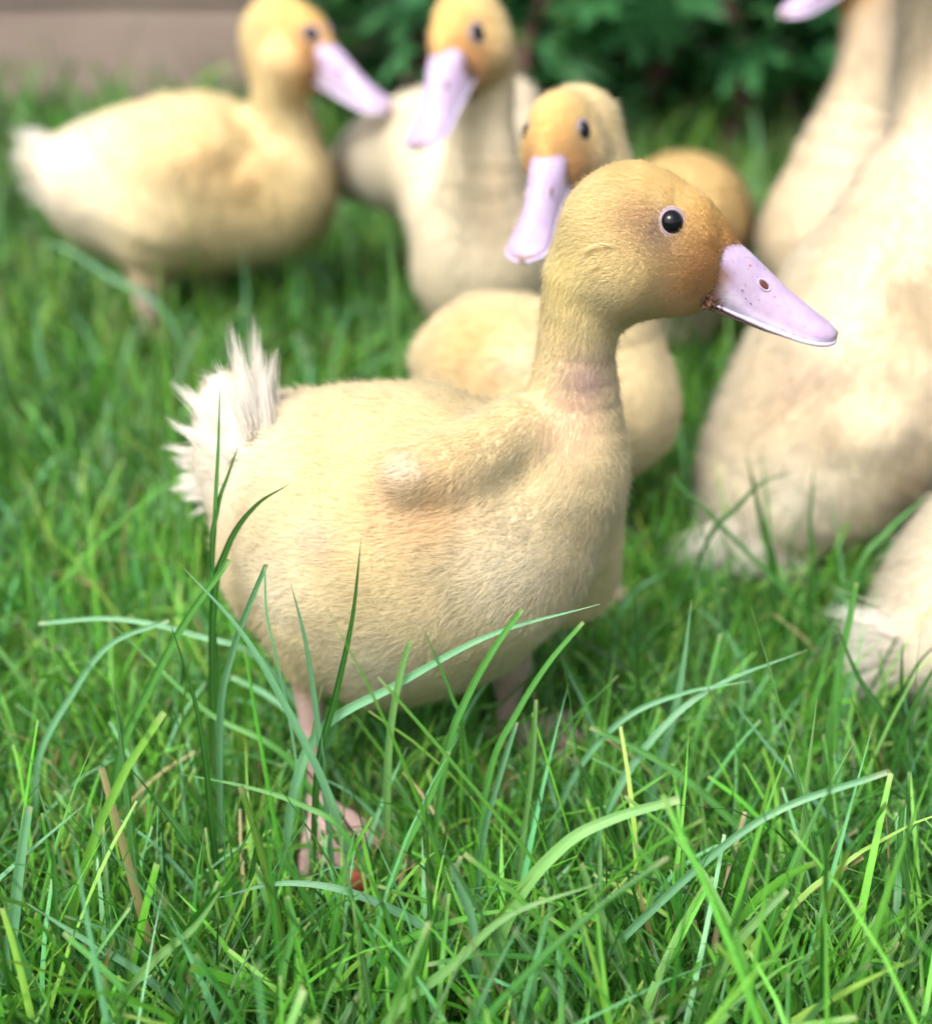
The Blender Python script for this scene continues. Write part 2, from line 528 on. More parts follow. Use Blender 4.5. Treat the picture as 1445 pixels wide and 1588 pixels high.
def bill_mesh(O, e, n, sd, L, bw=1.0, hv=1.0):
    NS, NA = 34, 29
    s = np.concatenate([np.linspace(-0.12, 0.9, NS - 8), np.linspace(0.92, 1.0, 8)])
    top = lerp([(-.12, .30), (0, .292), (.09, .275), (.28, .215), (.47, .150), (.74, .085), (.92, .048), (1, .018)], s)
    edge = lerp([(-.12, -.20), (0, -.175), (.2, -.175), (.45, -.163), (.73, -.123), (.9, -.082), (1, -.055)], s)
    wid = lerp([(-.12, .20), (0, .20), (.25, .178), (.45, .18), (.65, .205), (.80, .218), (.88, .20), (.94, .155), (.98, .10), (1, .05)], s)
    wid = wid * bw
    top, edge = top * hv, edge * hv
    pw = lerp([(-.12, .32), (.05, .45), (.3, .8), (.6, .8), (1, .6)], s)
    a = np.linspace(-1, 1, NA)
    lat = np.sin(a * math.pi / 2)
    S, A = np.meshgrid(s, a, indexing='ij')
    LAT = wid[:, None] * lat
    Hh = edge[:, None] + (top - edge)[:, None] * np.cos(A * math.pi / 2).clip(0) ** pw[:, None]
    # dished sides behind the nostril
    Hh -= 0.012 * np.exp(-((np.abs(A) - 0.55) / 0.18) ** 2) * np.exp(-((S - 0.55) / 0.2) ** 2)
    Pn = O + L * (S[..., None] * e + Hh[..., None] * n + LAT[..., None] * sd)
    V1 = Pn.reshape(-1, 3)
    col = np.tile(LILAC, (NS * NA, 1))
    Sf, Af = S.ravel(), A.ravel()
    rimf = np.clip((np.abs(Af) - 0.86) / 0.1, 0, 1)[:, None]
    col = col * (1 - rimf) + RIMW * rimf
    ridge = (np.exp(-(Af / 0.14) ** 2) * np.clip(1 - Sf, 0, 1) * 0.6)[:, None]
    col = col * (1 - ridge) + np.array([.56, .49, .68]) * ridge
    nail = (np.clip((Sf - 0.955) / 0.02, 0, 1) * (np.abs(Af) < 0.8))[:, None] * 0.8
    col = col * (1 - nail) + np.array([.34, .25, .21]) * nail
    mud = (np.clip((0.10 - Sf) / 0.12, 0, 1) * np.clip((np.abs(Af) - 0.72) / 0.15, 0, 1))[:, None]
    col = col * (1 - mud) + np.array([.20, .11, .07]) * mud
    F = []
    for i in range(NS - 1):
        for j in range(NA - 1):
            F.append((i * NA + j, (i + 1) * NA + j, (i + 1) * NA + j + 1, i * NA + j + 1))
        F.append((i * NA + NA - 1, (i + 1) * NA + NA - 1, (i + 1) * NA, i * NA))
    cap = np.array([[(NS - 1) * NA + j, (NS - 1) * NA + NA - 1 - j - 1 + 0, (NS - 1) * NA + j + 1][:3] for j in range(0)]).reshape(0, 3)
    upper = (V1, np.array(F), cap)
    # rounded pale edge
    parts, cols = [upper], [col]
    rail = []
    for sg in (1, -1):
        rr = O + L * (s[1:, None] * e + (edge[1:, None] + 0.004) * n + sg * wid[1:, None] * sd)
        rail.append(rr if sg == 1 else rr[::-1])
    rw = 0.006 + 0.013 * np.clip((s[1:] + .1) / .5, 0, 1)
    t = tube(np.concatenate(rail), L * np.concatenate([rw, rw[::-1]]), 8)
    parts.append(t); cols.append(np.tile(RIMW, (len(t[0]), 1)))
    # nail hook
    el = ellipsoid(O + L * (0.985 * e - 0.035 * n), np.array([e * .035, sd * .055, n * .035]) * L, 12, 8)
    parts.append(el); cols.append(np.tile(np.array([.30, .22, .18]), (len(el[0]), 1)))
    Vu, Fu = join(parts)
    Cu = np.concatenate(cols)
    # lower half
    s2 = np.linspace(-0.12, 0.93, 20)
    e2 = lerp([(-.12, -.20), (0, -.175), (.2, -.175), (.45, -.163), (.73, -.123), (.93, -.078)], s2)
    w2 = lerp([(-.12, .175), (.3, .165), (.72, .18), (.86, .14), (.93, .05)], s2)
    e2 = e2 * hv
    th = lerp([(-.12, .085), (0, .075), (.4, .045), (.93, .022)], s2)
    NB = 13
    b = np.linspace(0, 2 * math.pi, NB, endpoint=False)
    V2 = []
    for i in range(len(s2)):
        for q in b:
            V2.append(O + L * (s2[i] * e + (e2[i] - 0.006 - th[i] * 0.5 + 0.5 * th[i] * math.sin(q)) * n + w2[i] * math.cos(q) * sd))
    F2 = [(i * NB + j, (i + 1) * NB + j, (i + 1) * NB + (j + 1) % NB, i * NB + (j + 1) % NB) for i in range(len(s2) - 1) for j in range(NB)]
    c2 = np.tile(np.array([.17, .12, .11]), (len(V2), 1))
    return Vu, Fu, Cu, np.array(V2), np.array(F2), c2, (s, top, edge, wid, pw)

def duckling(label, base, body, head, tail=(), nhair=60000, hair_len=0.006, hair_r=0.00016, vox=0.003, seed=1, hscale=1.0):
    """body: Body with trunk limbs. head: dict(O, tip, L, lb, up, eye=(px,py)) or None"""
    root = bpy.data.objects.new('duckling', None)
    COL.objects.link(root)
    base = np.array(base, float)
    root.location = Vector(base)
    root['label'] = label
    root['category'] = 'duckling'
    root['group'] = 'ducklings on the lawn'
    r = np.random.default_rng(seed)
    eyes = []
    B = body
    if head is not None:
        O, e, L = head['O'], head['e'], head['L']
        up = np.array(head.get('up', (0, 0, 1)), float)
        n = nrm(up - e * (up @ e))
        sd = np.cross(e, n)
        sq = (sd, head.get('sq', 0.84), O)
        def H(s_, t_, l_=0): return O + L * (s_ * e + t_ * n + l_ * sd)
        hf = -e * 0.9 - n * 0.2
        sq2 = (sd, .60, O)
        B.add(H(-.742, -.04), H(-.50, .05), .555 * L, .44 * L, 0.006, sq, flow=-e, hair=0.55, col=HEADC)
        B.add(H(-.50, .06), H(-.24, .14), .43 * L, .25 * L, 0.004, sq2, flow=-e, hair=0.5, col=HEADC)
        B.add(H(-.25, .17), H(.07, .205), .155 * L, .05 * L, 0.004, (sd, .75, O), flow=-e, hair=0.35, col=HEADC)
        B.add(H(-.742, -.06), H(-.28, -.08), .53 * L, .30 * L, 0.008, sq, flow=hf, hair=0.42, col=HEADC)
        B.add(H(-.75, -.38), H(-.24, -.215), .40 * L, .19 * L, 0.008, sq, flow=hf, hair=0.45, col=HEADC)
        for sg in (1, -1):
            B.add(H(-.66, -.23, .22 * sg), H(-.40, -.15, .14 * sg), .29 * L, .20 * L, 0.010, None, flow=hf, hair=0.42, col=HEADC)
        B.paint(H(-.36, .32), .42 * L, head.get('ccol', GOLD), 0.85)
        B.paint(H(-.85, .40), .5 * L, head.get('ccol', GOLD), 0.45)
        for sg in (1, -1):
            B.paint(H(-.17, .0, .22 * sg), .36 * L, ORANGE, 0.9)
        for p_, r_, c_, s_ in head.get('paints', ()):
            B.paint(H(*p_), r_ * L, c_, s_)
    V, Q = B.surface(vox)
    flow, hl, col = B.fields(V)
    skin = col * np.array([0.93, 0.88, 0.80])
    mesh_obj('body', V, Q, M_SKIN, root, base, cols=skin)
    # eyes and bill
    if head is not None:
        er = head.get('er', 0.092) * L
        if 'eye' in head:
            pe = B.hit(*head['eye'])
            loc = np.array([(pe - O) @ e, (pe - O) @ n, (pe - O) @ sd])
        else:
            loc = np.array([-.50 * L, .17 * L, .5 * L])
        for sg in (1, -1):
            guess = O + e * loc[0] + n * loc[1]
            dirn = sd * sg * (1 if loc[2] > 0 else -1)
            p = guess + dirn * 0.9 * L
            for _ in range(60):
                v = float(B.sdf(p[None])[0])
                if v < 2e-4: break
                p = p - dirn * v * 0.7
            nn = B.normal(p[None])[0]
            nn = nrm(nn * 0.75 + dirn * 0.25)
            a1 = nrm(e - nn * (e @ nn)); a2 = np.cross(nn, a1)
            c = p - nn * er * 0.22
            v, f, _ = ellipsoid(c, np.array([a1 * er * 1.04, a2 * er, nn * er * 0.95]), 28, 18)
            ob = mesh_obj('eye', v, f, M_EYE, root, base)
            v, f, _ = torus(p + nn * er * 0.02, a1 * er * 1.10, a2 * er * 1.0, nn, er * 0.13)
            v2, f2, _ = torus(p - nn * er * 0.04 + a1 * er * .04, a1 * er * 1.30, a2 * er * 1.16, nn, er * 0.12)
            vv, ff = join([(v, f, []), (v2, f2, [])])
            mesh_obj('eyelid', vv, ff, M_LID, ob, base)
            eyes.append((p, er))
        LB = L * head.get('lb', 1.0)
        Vu, Fu, Cu, Vl, Fl, Cl, prof = bill_mesh(O, e, n, sd, LB, head.get('bw', 1.0), head.get('lb', 1.0) ** -.9)
        bo = mesh_obj('bill', Vu, Fu, M_BILL, root, base, cols=Cu)
        mesh_obj('lower_bill', Vl, Fl, M_BILL, root, base, cols=Cl)
        s_, tp, ed, wd, pw = prof
        sN, aN = 0.29, 0.50
        for sg in (1, -1):
            def surf(x, a):
                t_, d_, w_, p_ = (np.interp(x, s_, q) for q in (tp, ed, wd, pw))
                return O + LB * (x * e + (d_ + (t_ - d_) * max(math.cos(a * math.pi / 2), 0) ** p_) * n + w_ * math.sin(a * math.pi / 2) * sd)
            p = surf(sN, aN * sg)
            d1 = nrm(surf(sN + .02, aN * sg) - p); d2 = nrm(surf(sN, aN * sg + .02 * sg) - p)
            nn = nrm(np.cross(d1, d2)); nn = nn * np.sign(nn @ (sd * sg + n)); d2 = np.cross(nn, d1)
            v, f, _ = ellipsoid(p, np.array([d1 * .046, d2 * .022, nn * .006]) * LB, 16, 8)
            no = mesh_obj('nostril', v, f, M_NOSTRIL, bo, base)
            v, f, _ = torus(p, d1 * .056 * LB, d2 * .031 * LB, nn, .008 * LB, 24, 8)
            mesh_obj('nostril_rim', v, f, M_RIM, bo, base)
        if head.get('mud'):
            parts = []
            for i in range(46):
                ss, aa = r.uniform(-.10, .06), r.uniform(.84, 1.0)
                if i > 40: ss, aa = r.uniform(.1, .35), r.uniform(.72, .95)
                p = surf_pt(prof, O, LB, e, n, sd, ss, aa * head['mud'])
                if i <= 40:
                    ss = r.normal(-.03, .05)
                    p = O + LB * (ss * e + (np.interp(ss, s_, ed) + r.normal(.012, .030)) * n + (np.interp(ss, s_, wd) + r.normal(.004, .008)) * sd * head['mud'])
                q = r.normal(size=(3, 3)); q = nrm(q) * r.uniform(.008, .026, (3, 1)) * LB * (0.4 if i > 40 else 1)
                parts.append(ellipsoid(p + sd * head['mud'] * 0.006 * LB - n * 0.0, q, 7, 5))
            v, f = join(parts)
            mesh_obj('mud_crust', v, f, M_DIRT, bo, base)['kind'] = 'stuff'
    # down
    tri = np.concatenate([Q[:, :3], Q[:, [0, 2, 3]]])
    A, Bv, C = V[tri[:, 0]], V[tri[:, 1]], V[tri[:, 2]]
    area = np.linalg.norm(np.cross(Bv - A, C - A), axis=1)
    hlt = hl[tri].mean(1)
    wt = area * np.clip(hlt, 0, 1) ** 0.01 * (hlt > 0.04) * (1 + 2.2 * (hlt < 0.62))
    # strands never on the far underside that touches nothing visible: keep all, it is one coat
    pick = r.choice(len(tri), nhair, p=wt / wt.sum())
    u, v_ = r.random(nhair), r.random(nhair)
    m = u + v_ > 1; u[m], v_[m] = 1 - u[m], 1 - v_[m]
    root_p = A[pick] + u[:, None] * (Bv[pick] - A[pick]) + v_[:, None] * (C[pick] - A[pick])
    VN = B.normal(V)
    w0 = (1 - u - v_)[:, None]; u_, vv_ = u[:, None], v_[:, None]
    ia, ib, ic = tri[pick, 0], tri[pick, 1], tri[pick, 2]
    bary = lambda q: q[ia] * w0 + q[ib] * u_ + q[ic] * vv_
    N = nrm(bary(VN)); fl = bary(flow); cc = bary(col); hh = bary(hl[:, None])[:, 0]
    keep = hh > 0.05
    for p, er in eyes:
        keep &= np.linalg.norm(root_p - p, axis=1) > er * 1.22
    root_p, N, fl, hh, cc = root_p[keep], N[keep], fl[keep], hh[keep], cc[keep]
    nh = len(root_p)
    ft = fl - N * (fl * N).sum(1, keepdims=True)
    ft = nrm(ft + 1e-6)
    bt = np.cross(N, ft)
    sw = snoise(root_p, 90, seed + 3) * 0.35 + snoise(root_p, 330, seed + 4) * 0.20
    lift = 0.40 + 0.16 * snoise(root_p, 200, seed + 5)
    d0 = nrm(ft + bt * sw[:, None] + N * (lift + 0.25)[:, None] + r.normal(size=(nh, 3)) * 0.16)
    d1 = nrm(ft + bt * (sw * 1.35)[:, None] + N * (lift * 0.45)[:, None] + r.normal(size=(nh, 3)) * 0.20)
    ln = hair_len * hh * hscale * r.uniform(0.6, 1.25, nh) * (1 + 0.25 * snoise(root_p, 150, seed + 6))
    wis = r.random(nh) < .07
    d0[wis] = nrm(d0[wis] + N[wis] * .45); d1[wis] = nrm(d1[wis] + N[wis] * .5 + r.normal(size=(wis.sum(), 3)) * .25); ln[wis] *= 1.25
    K = 4
    pts = np.zeros((nh, K, 3))
    pts[:, 0] = root_p - N * 0.0008
    pts[:, 1] = root_p + d0 * (ln * 0.36)[:, None]
    dm = nrm(d0 + d1)
    pts[:, 2] = pts[:, 1] + dm * (ln * 0.34)[:, None]
    pts[:, 3] = pts[:, 2] + d1 * (ln * 0.36)[:, None]
    rad = hair_r * np.clip(hh, .3, 1)[:, None] ** .5 * r.uniform(0.75, 1.25, (nh, 1)) * np.array([1.0, 0.9, 0.62, 0.12])
    jit = 1 + 0.05 * r.normal(size=(nh, 1)) + 0.06 * snoise(root_p, 260, seed + 8)[:, None]
    cc = np.clip(cc * jit, 0, 0.96)
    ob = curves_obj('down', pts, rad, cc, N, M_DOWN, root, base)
    # long tail plumes
    if tail:
        PT, RD, CC, NN = [], [], [], []
        for (a, b, cnt, spread, wid) in tail:
            a, b = np.asarray(a), np.asarray(b)
            L_ = np.linalg.norm(b - a)
            # each tuft is a feather: a shaft with barbs that fan a little
            d = nrm(b - a)
            x = nrm(np.cross(d, [0.2, -1, 0.3])); y = np.cross(d, x)
            for i in range(cnt):
                o = r.normal(size=2) * wid
                t = r.normal(size=2) * spread * L_
                le = r.uniform(0.62, 1.08)
                s0 = a + x * o[0] + y * o[1]
                s3 = a + (b - a) * le + x * (o[0] * .3 + t[0]) + y * (o[1] * .3 + t[1])
                s1 = s0 + (s3 - s0) * 0.33 + x * r.normal() * 0.05 * L_ + np.array([0, 0, 0.03 * L_])
                s2 = s0 + (s3 - s0) * 0.68 + y * r.normal() * 0.03 * L_ + np.array([0, 0, 0.03 * L_])
                PT.append((s0, s1, s2, s3))
                RD.append(np.array([1, .8, .55, .1]) * hair_r * 1.1)
                CC.append(np.clip(WHITE * r.uniform(0.88, 1.04), 0, .95)); NN.append(nrm(-FWD * 0.5 + np.array([0, 0, .7]) + r.normal(size=3) * .2))
        curves_obj('tail_plumes', np.array(PT), np.array(RD), np.array(CC), np.array(NN), M_DOWN, root, base)
    if head is not None and head.get('ear'):
        PT, NN = [], []
        for (x0, y0, x1, y1, c_) in head['ear']:
            for i in range(c_):
                a = B.hit(x0 + r.normal() * 3, y0 + r.normal() * 2); b = B.hit(x1 + r.normal() * 2, y1 + r.normal() * 2)
                na = B.normal(a[None])[0]
                PT.append((a, a * .7 + b * .3 + na * .0022 + [0, 0, .0014], a * .3 + b * .7 + na * .0026 + [0, 0, .0016], b + na * .0022)); NN.append(na)
        curves_obj('ear_feathers', np.array(PT), np.tile(np.array([.9, 1, .9, .6]) * hair_r * 1.3, (len(PT), 1)), np.tile(np.array([.86, .74, .40]), (len(PT), 1)), np.array(NN), M_DOWN, root, base)
    SOLIDS.extend([(q['a'], q['b'], q['ra'], q['rb']) for q in B.prims])
    return root

def surf_pt(prof, O, LB, e, n, sd, x, a):
    s_, tp, ed, wd, pw = prof
    t_, d_, w_, p_ = (np.interp(x, s_, q) for q in (tp, ed, wd, pw))
    return O + LB * (x * e + (d_ + (t_ - d_) * max(math.cos(a * math.pi / 2), 0) ** p_) * n + w_ * math.sin(a * math.pi / 2) * sd)

SOLIDS = []

def limb(B, chain, k=0.012, hair=1.0, col=None, flow_rev=False):
    """chain of (px, py, Y, r_px)"""
    pts = [P(c[0], c[1], c[2]) for c in chain]
    rr = [max(c[3] * dep(c[0], c[1], c[2]) / FPX - (0.0024 if hair > 0 else 0), 0.002) for c in chain]
    q = np.concatenate([np.array(pts), np.array(rr)[:, None]], 1)
    if len(q) > 2 and hair > 0:
        e = np.concatenate([[2 * q[0] - q[1]], q, [2 * q[-1] - q[-2]]])
        out = []
        for i in range(len(q) - 1):
            a, b, c, d = e[i:i + 4]
            for t in (0, 1 / 3, 2 / 3):
                cr = 0.5 * ((2 * b) + (c - a) * t + (2 * a - 5 * b + 4 * c - d) * t * t + (3 * b - a - 3 * c + d) * t ** 3)
                out.append(0.7 * cr + 0.3 * (b + (c - b) * t))
        q = np.array(out + [q[-1]])
    g = ('limb', len(B.prims))
    for i in range(len(q) - 1):
        B.add(q[i, :3], q[i + 1, :3], max(q[i, 3], .0015), max(q[i + 1, 3], .0015), k,
              flow=(q[i, :3] - q[i + 1, :3]) if flow_rev else None, hair=hair, col=col, grp=g)

def leg(B, chain, toe_dir, size=1.0, foot=True):
    """feathered thigh is in the trunk; chain = hock .. ankle in (px,py,Y,r_px); the foot is webbed"""
    limb(B, chain, 0.004, hair=0.0, col=SHANK)
    if not foot: return
    c = chain[-1]
    p = P(c[0], c[1], c[2])
    td = nrm(np.array(toe_dir, float)); sx = np.array([-td[1], td[0], 0])
    tips = []
    for ang, ln in ((-0.52, .040), (0.0, .046), (0.52, .040)):
        d = td * math.cos(ang) + sx * math.sin(ang)
        k1 = p + d * ln * .45 * size + np.array([0, 0, -0.002])
        k2 = p + d * ln * size; k2[2] = 0.004
        B.add(p, k1, .0038 * size, .0034 * size, 0.004, hair=0, col=SHANK)
        B.add(k1, k2, .0034 * size, .0022 * size, 0.003, hair=0, col=SHANK)
        tips.append((k1, k2))
    for i in (0, 1):
        for q in (0.35, 0.7):
            a = tips[i][0] * (1 - q) + tips[i][1] * q; b = tips[i + 1][0] * (1 - q) + tips[i + 1][1] * q
            B.add(a, b, .0018, .0018, 0.006, hair=0, col=SHANK)
    h = p - td * 0.012 * size; h[2] = max(h[2], 0.006)
    B.add(p, h, .003 * size, .002 * size, 0.003, hair=0, col=SHANK)

def head_px(O, tip, L_px, lb=1.0, away=None, **kw):
    """O, tip given as (px,py,Y)"""
    o = P(*O); t = P(*tip)
    d = dict(O=o, e=nrm(t - o), L=L_px * dep(*O) / FPX, lb=lb)
    d.update(kw)
    return d

# ---- the duckling in focus, in profile
YM = 0.515
B = Body(); B.base = CREAM
limb(B, [(915, 430, YM, 78), (893, 540, YM, 65), (886, 640, YM, 82), (862, 720, YM, 104)], 0.02, hair=0.7)
limb(B, [(862, 720, YM, 104), (780, 800, YM - .002, 156), (640, 805, YM, 212), (545, 800, YM + .005, 202), (440, 745, YM + .01, 120), (385, 675, YM + .015, 64)], 0.014)
limb(B, [(862, 740, YM + .006, 104), (856, 815, YM + .014, 112), (868, 882, YM + .024, 92)], 0.007)
limb(B, [(740, 880, YM - .018, 140), (590, 910, YM - .012, 160), (470, 880, YM, 115)], 0.022)
limb(B, [(600, 960, YM, 122), (690, 950, YM, 110)], 0.03, flow_rev=True)
limb(B, [(380, 672, YM + .015, 56), (356, 632, YM + .016, 28)], 0.03, hair=2.0)
# near wing: a small folded stub lying on the flank
limb(B, [(800, 670, YM - .014, 58), (715, 720, YM - .0285, 64), (640, 735, YM - .0405, 48)], 0.009, hair=0.9)
# thighs and legs
limb(B, [(500, 920, YM - .028, 76), (482, 1000, YM - .030, 40), (478, 1022, YM - .030, 32)], 0.016)
leg(B, [(478, 1020, YM - .030, 28), (480, 1080, YM - .030, 22), (487, 1180, YM - .029, 14), (495, 1242, YM - .028, 13)], (0.4, -0.85, 0))
limb(B, [(760, 960, YM + .028, 70), (790, 1030, YM + .03, 34)], 0.02)
leg(B, [(790, 1030, YM + .03, 26), (788, 1090, YM + .03, 17), (778, 1138, YM + .03, 13)], (1, -0.1, 0))
X = lambda px, py, Y=None: P(px, py, YM - .055 if Y is None else Y)
px2m = 0.53 / FPX
B.paint(X(700, 660), 110 * px2m, np.array([.88, .72, .44]), .5)
B.paint(X(585, 745), 46 * px2m, np.array([.86, .56, .34]), .8)
B.paint(X(690, 798), 60 * px2m, np.array([.88, .58, .27]), .8)
B.paint(X(625, 800), 50 * px2m, np.array([.89, .68, .46]), .6)
B.paint(X(632, 722), 40 * px2m, np.array([.95, .94, .90]), 1.0)
B.paint(X(455, 822), 40 * px2m, WHITE, .9)
B.paint(X(490, 845), 34 * px2m, np.array([.84, .62, .56]), .8)
B.paint(X(740, 630), 70 * px2m, np.array([.86, .62, .34]), .5)
B.paint(X(380, 740, YM), 95 * px2m, WHITE, .9)
B.paint(X(340, 640, YM), 110 * px2m, WHITE, 1)
B.paint(X(400, 930), 90 * px2m, WHITE, .6)
B.paint(X(800, 880), 120 * px2m, PALE, .7)
B.paint(X(880, 690), 110 * px2m, PALE, .4)
B.paint(X(912, 588, YM - .016), 46 * px2m, np.array([.58, .41, .42]), .8)
B.paint(X(885, 655, YM - .020), 55 * px2m, np.array([.80, .58, .46]), .6)
B.paint(X(855, 420, YM - .012), 80 * px2m, np.array([.80, .72, .30]), .6)
B.paint(X(590, 1040), 90 * px2m, PALE, .7)
hd = head_px((1116, 427, YM), (1290, 513, YM - .004), 196, 1.07, eye=(1042, 344), mud=0, ear=[(948, 382, 905, 390, 6), (955, 385, 920, 384, 4), (932, 415, 908, 422, 3)],
             paints=[((-.70, .23, -.42), .10, np.array([.50, .36, .28]), .7), ((-.70, .23, .42), .10, np.array([.50, .36, .28]), .7), ((-.62, .20, -.45), .18, np.array([.66, .52, .46]), .55), ((-.86, .22, -.45), .2, np.array([.52, .34, .20]), .65),
                     ((-.62, .20, .45), .18, np.array([.66, .52, .46]), .55), ((-.86, .22, .45), .2, np.array([.52, .34, .20]), .65)])
sgn = 1 if np.cross(hd['e'], np.array([0, 0, 1.0]))[1] < 0 else -1
hd['mud'] = sgn
T = []
def tuft(a, b, Y, n, sp, wd): T.append((P(a[0], a[1], Y), P(b[0], b[1], Y + .004), n, sp, wd))
rt = np.random.default_rng(5)
for k in range(84):
    # feathers fan from pointing up to pointing back and down around the rump
    f = rt.random()
    ang = R(82 + 125 * f + rt.normal() * 5)
    lng = rt.uniform(.55, 1.1) * (170 - 120 * min(f * 1.5, .72))
    ax = 412 - 54 * min(1, f * 2.2) + rt.normal() * 14
    ay = 675 + 130 * max(0, f - .2) + rt.normal() * 10
    bx, by = ax + lng * math.cos(ang), ay - lng * math.sin(ang)
    yy = YM + .008 + rt.normal() * .010
    tuft((ax, ay), (bx, by), yy, 60, .032, .0017)
duckling('cream and golden duckling standing in profile, dark eye and muddy lilac bill in sharp focus', (P(508, 1240, YM - .028)[0], YM, 0),
         B, hd, T, 340000, 0.0054, 0.0001, 0.0021, 11)

# ---- behind on the lawn, in profile near the boards
YA = 1.15
B = Body(); B.base = CREAM
limb(B, [(445, 95, YA - .02, 48), (432, 150, YA - .01, 44), (438, 215, YA, 60), (425, 280, YA, 84)], 0.03, hair=0.7)
limb(B, [(425, 285, YA, 86), (320, 275, YA, 126), (210, 275, YA + .01, 105), (130, 270, YA + .02, 66), (62, 245, YA + .03, 26)], 0.014)
limb(B, [(420, 320, YA - .01, 72), (300, 330, YA, 78), (165, 310, YA + .01, 72)], 0.04)
limb(B, [(330, 230, YA - .045, 40), (268, 258, YA - .050, 34), (390, 275, YA - .045, 24)], 0.02)
limb(B, [(235, 350, YA - .04, 62), (228, 395, YA - .04, 34), (230, 408, YA - .04, 30)], 0.03)
leg(B, [(230, 405, YA - .04, 30), (231, 465, YA - .04, 23), (234, 520, YA - .04, 17)], (1, -.3, 0))
limb(B, [(330, 370, YA + .04, 50), (325, 420, YA + .04, 28)], 0.03)
leg(B, [(325, 420, YA + .04, 22), (328, 488, YA + .04, 14)], (1, -.1, 0))
s = 1.15 / FPX
B.paint(P(300, 225, YA - .09), 70 * s, np.array([.84, .60, .32]), .6)
B.paint(P(300, 262, YA - .1), 40 * s, np.array([.80, .48, .24]), .7)
B.paint(P(395, 285, YA - .08), 50 * s, np.array([.84, .56, .22]), .6)
B.paint(P(80, 260, YA - .02), 105 * s, WHITE, .95)
B.paint(P(130, 330, YA - .05), 80 * s, PALE, .8)
B.paint(P(240, 340, YA - .1), 50 * s, PALE, .7)
T = []
for a, b in [((80, 240), (15, 205)), ((85, 230), (35, 200)), ((75, 255), (15, 240)), ((80, 270), (18, 262)), ((85, 285), (30, 290)), ((90, 300), (45, 315))]:
    T.append((P(a[0], a[1], YA + .02), P(b[0], b[1], YA + .03), 60, .12, .004))
duckling('cream duckling walking in profile before the brown boards, pale tail and pink leg showing', (P(234, 520, YA - .04)[0], YA, 0), B,
         head_px((508, 104, YA - .02), (602, 166, YA - .055), 124, 1.05, eye=(482, 52)), T, 45000, 0.008, 0.0003, 0.0042, 21)

# ---- facing us, rump turned away behind it
YB = 0.95
B = Body(); B.base = np.array([.88, .82, .65])
limb(B, [(755, 100, YB, 48), (750, 190, YB, 52), (747, 280, YB, 68), (746, 360, YB + .01, 84), (748, 425, YB + .02, 86)], 0.03, hair=.75)
limb(B, [(740, 380, YB + .02, 96), (705, 250, YB + .14, 108), (620, 245, YB + .23, 86), (545, 262, YB + .27, 40)], 0.012)
limb(B, [(770, 400, YB + .01, 70), (780, 180, YB + .16, 60)], 0.04)
for dx, pyk in ((-40, 440), (40, 440)):
    limb(B, [(745 + dx, 440, YB + .02, 50), (745 + dx, 500, YB + .02, 26)], 0.03)
    leg(B, [(745 + dx, 500, YB + .02, 22), (745 + dx, 560, YB + .02, 15), (745 + dx, 604, YB + .02, 13)], (-.2, -1, 0))
s = 1.0 / FPX
B.paint(P(670, 380, YB - .04), 70 * s, PALE, .9)
B.paint(P(560, 250, YB + .2), 120 * s, WHITE, .8)
B.paint(P(780, 300, YB - .05), 60 * s, np.array([.84, .62, .38]), .5)
B.paint(P(750, 215, YB - .06), 40 * s, np.array([.72, .55, .50]), .45)
T = [(P(550, 255 + i * 12, YB + .26), P(512, 245 + i * 14, YB + .27), 40, .15, .004) for i in range(5)]
duckling('pale duckling facing forward beside the trunk, lilac bill lowered, rump turned behind it', (P(745, 560, YB)[0], YB + .05, 0), B,
         head_px((696, 116, YB - .045), (654, 208, YB - .085), 124, 1.2, eye=(740, 50), er=.11, up=(-.5, -.5, .6), sq=.8, bw=1.15), T, 45000, 0.007, 0.00028, 0.0040, 31)

# ---- directly behind the one in focus, face turned to us
YC = 0.71
B = Body(); B.base = np.array([.87, .77, .51])
limb(B, [(895, 200, YC, 70), (915, 300, YC, 78), (930, 430, YC, 82), (925, 540, YC, 100), (915, 600, YC, 112)], 0.03, hair=.75)
limb(B, [(918, 610, YC, 112), (860, 600, YC + .01, 130), (770, 570, YC + .02, 118), (700, 560, YC + .035, 66)], 0.014)
limb(B, [(940, 640, YC - .005, 92), (800, 650, YC + .01, 95)], 0.03)
limb(B, [(880, 700, YC - .03, 60), (870, 770, YC - .03, 32)], 0.02)
leg(B, [(870, 765, YC - .03, 26), (868, 830, YC - .03, 16), (868, 885, YC - .03, 14)], (1, -.2, 0))
limb(B, [(900, 690, YC + .04, 56), (895, 740, YC + .04, 30)], 0.02)
leg(B, [(895, 740, YC + .04, 24), (893, 800, YC + .04, 15)], (1, -.1, 0))
s = .74 / FPX
B.paint(P(730, 520, YC - .015), 80 * s, np.array([.85, .60, .26]), .7)
B.paint(P(800, 545, YC - .03), 40 * s, WHITE, .8)
B.paint(P(1000, 640, YC - .03), 60 * s, np.array([.88, .78, .50]), .6)
T = [(P(690, 540 + i * 12, YC + .03), P(652, 530 + i * 14, YC + .035), 40, .15, .003) for i in range(4)]
duckling('golden duckling close behind the focused one, turning its face and hanging its lilac bill', (P(880, 860, YC)[0], YC, 0), B,
         head_px((850, 276, YC - .045), (813, 390, YC - .090), 126, 1.42, eye=(905, 202), er=.115, up=(-.28, -.6, .8), sq=.76, bw=.86), T, 70000, 0.006, 0.00022, 0.0030, 41)

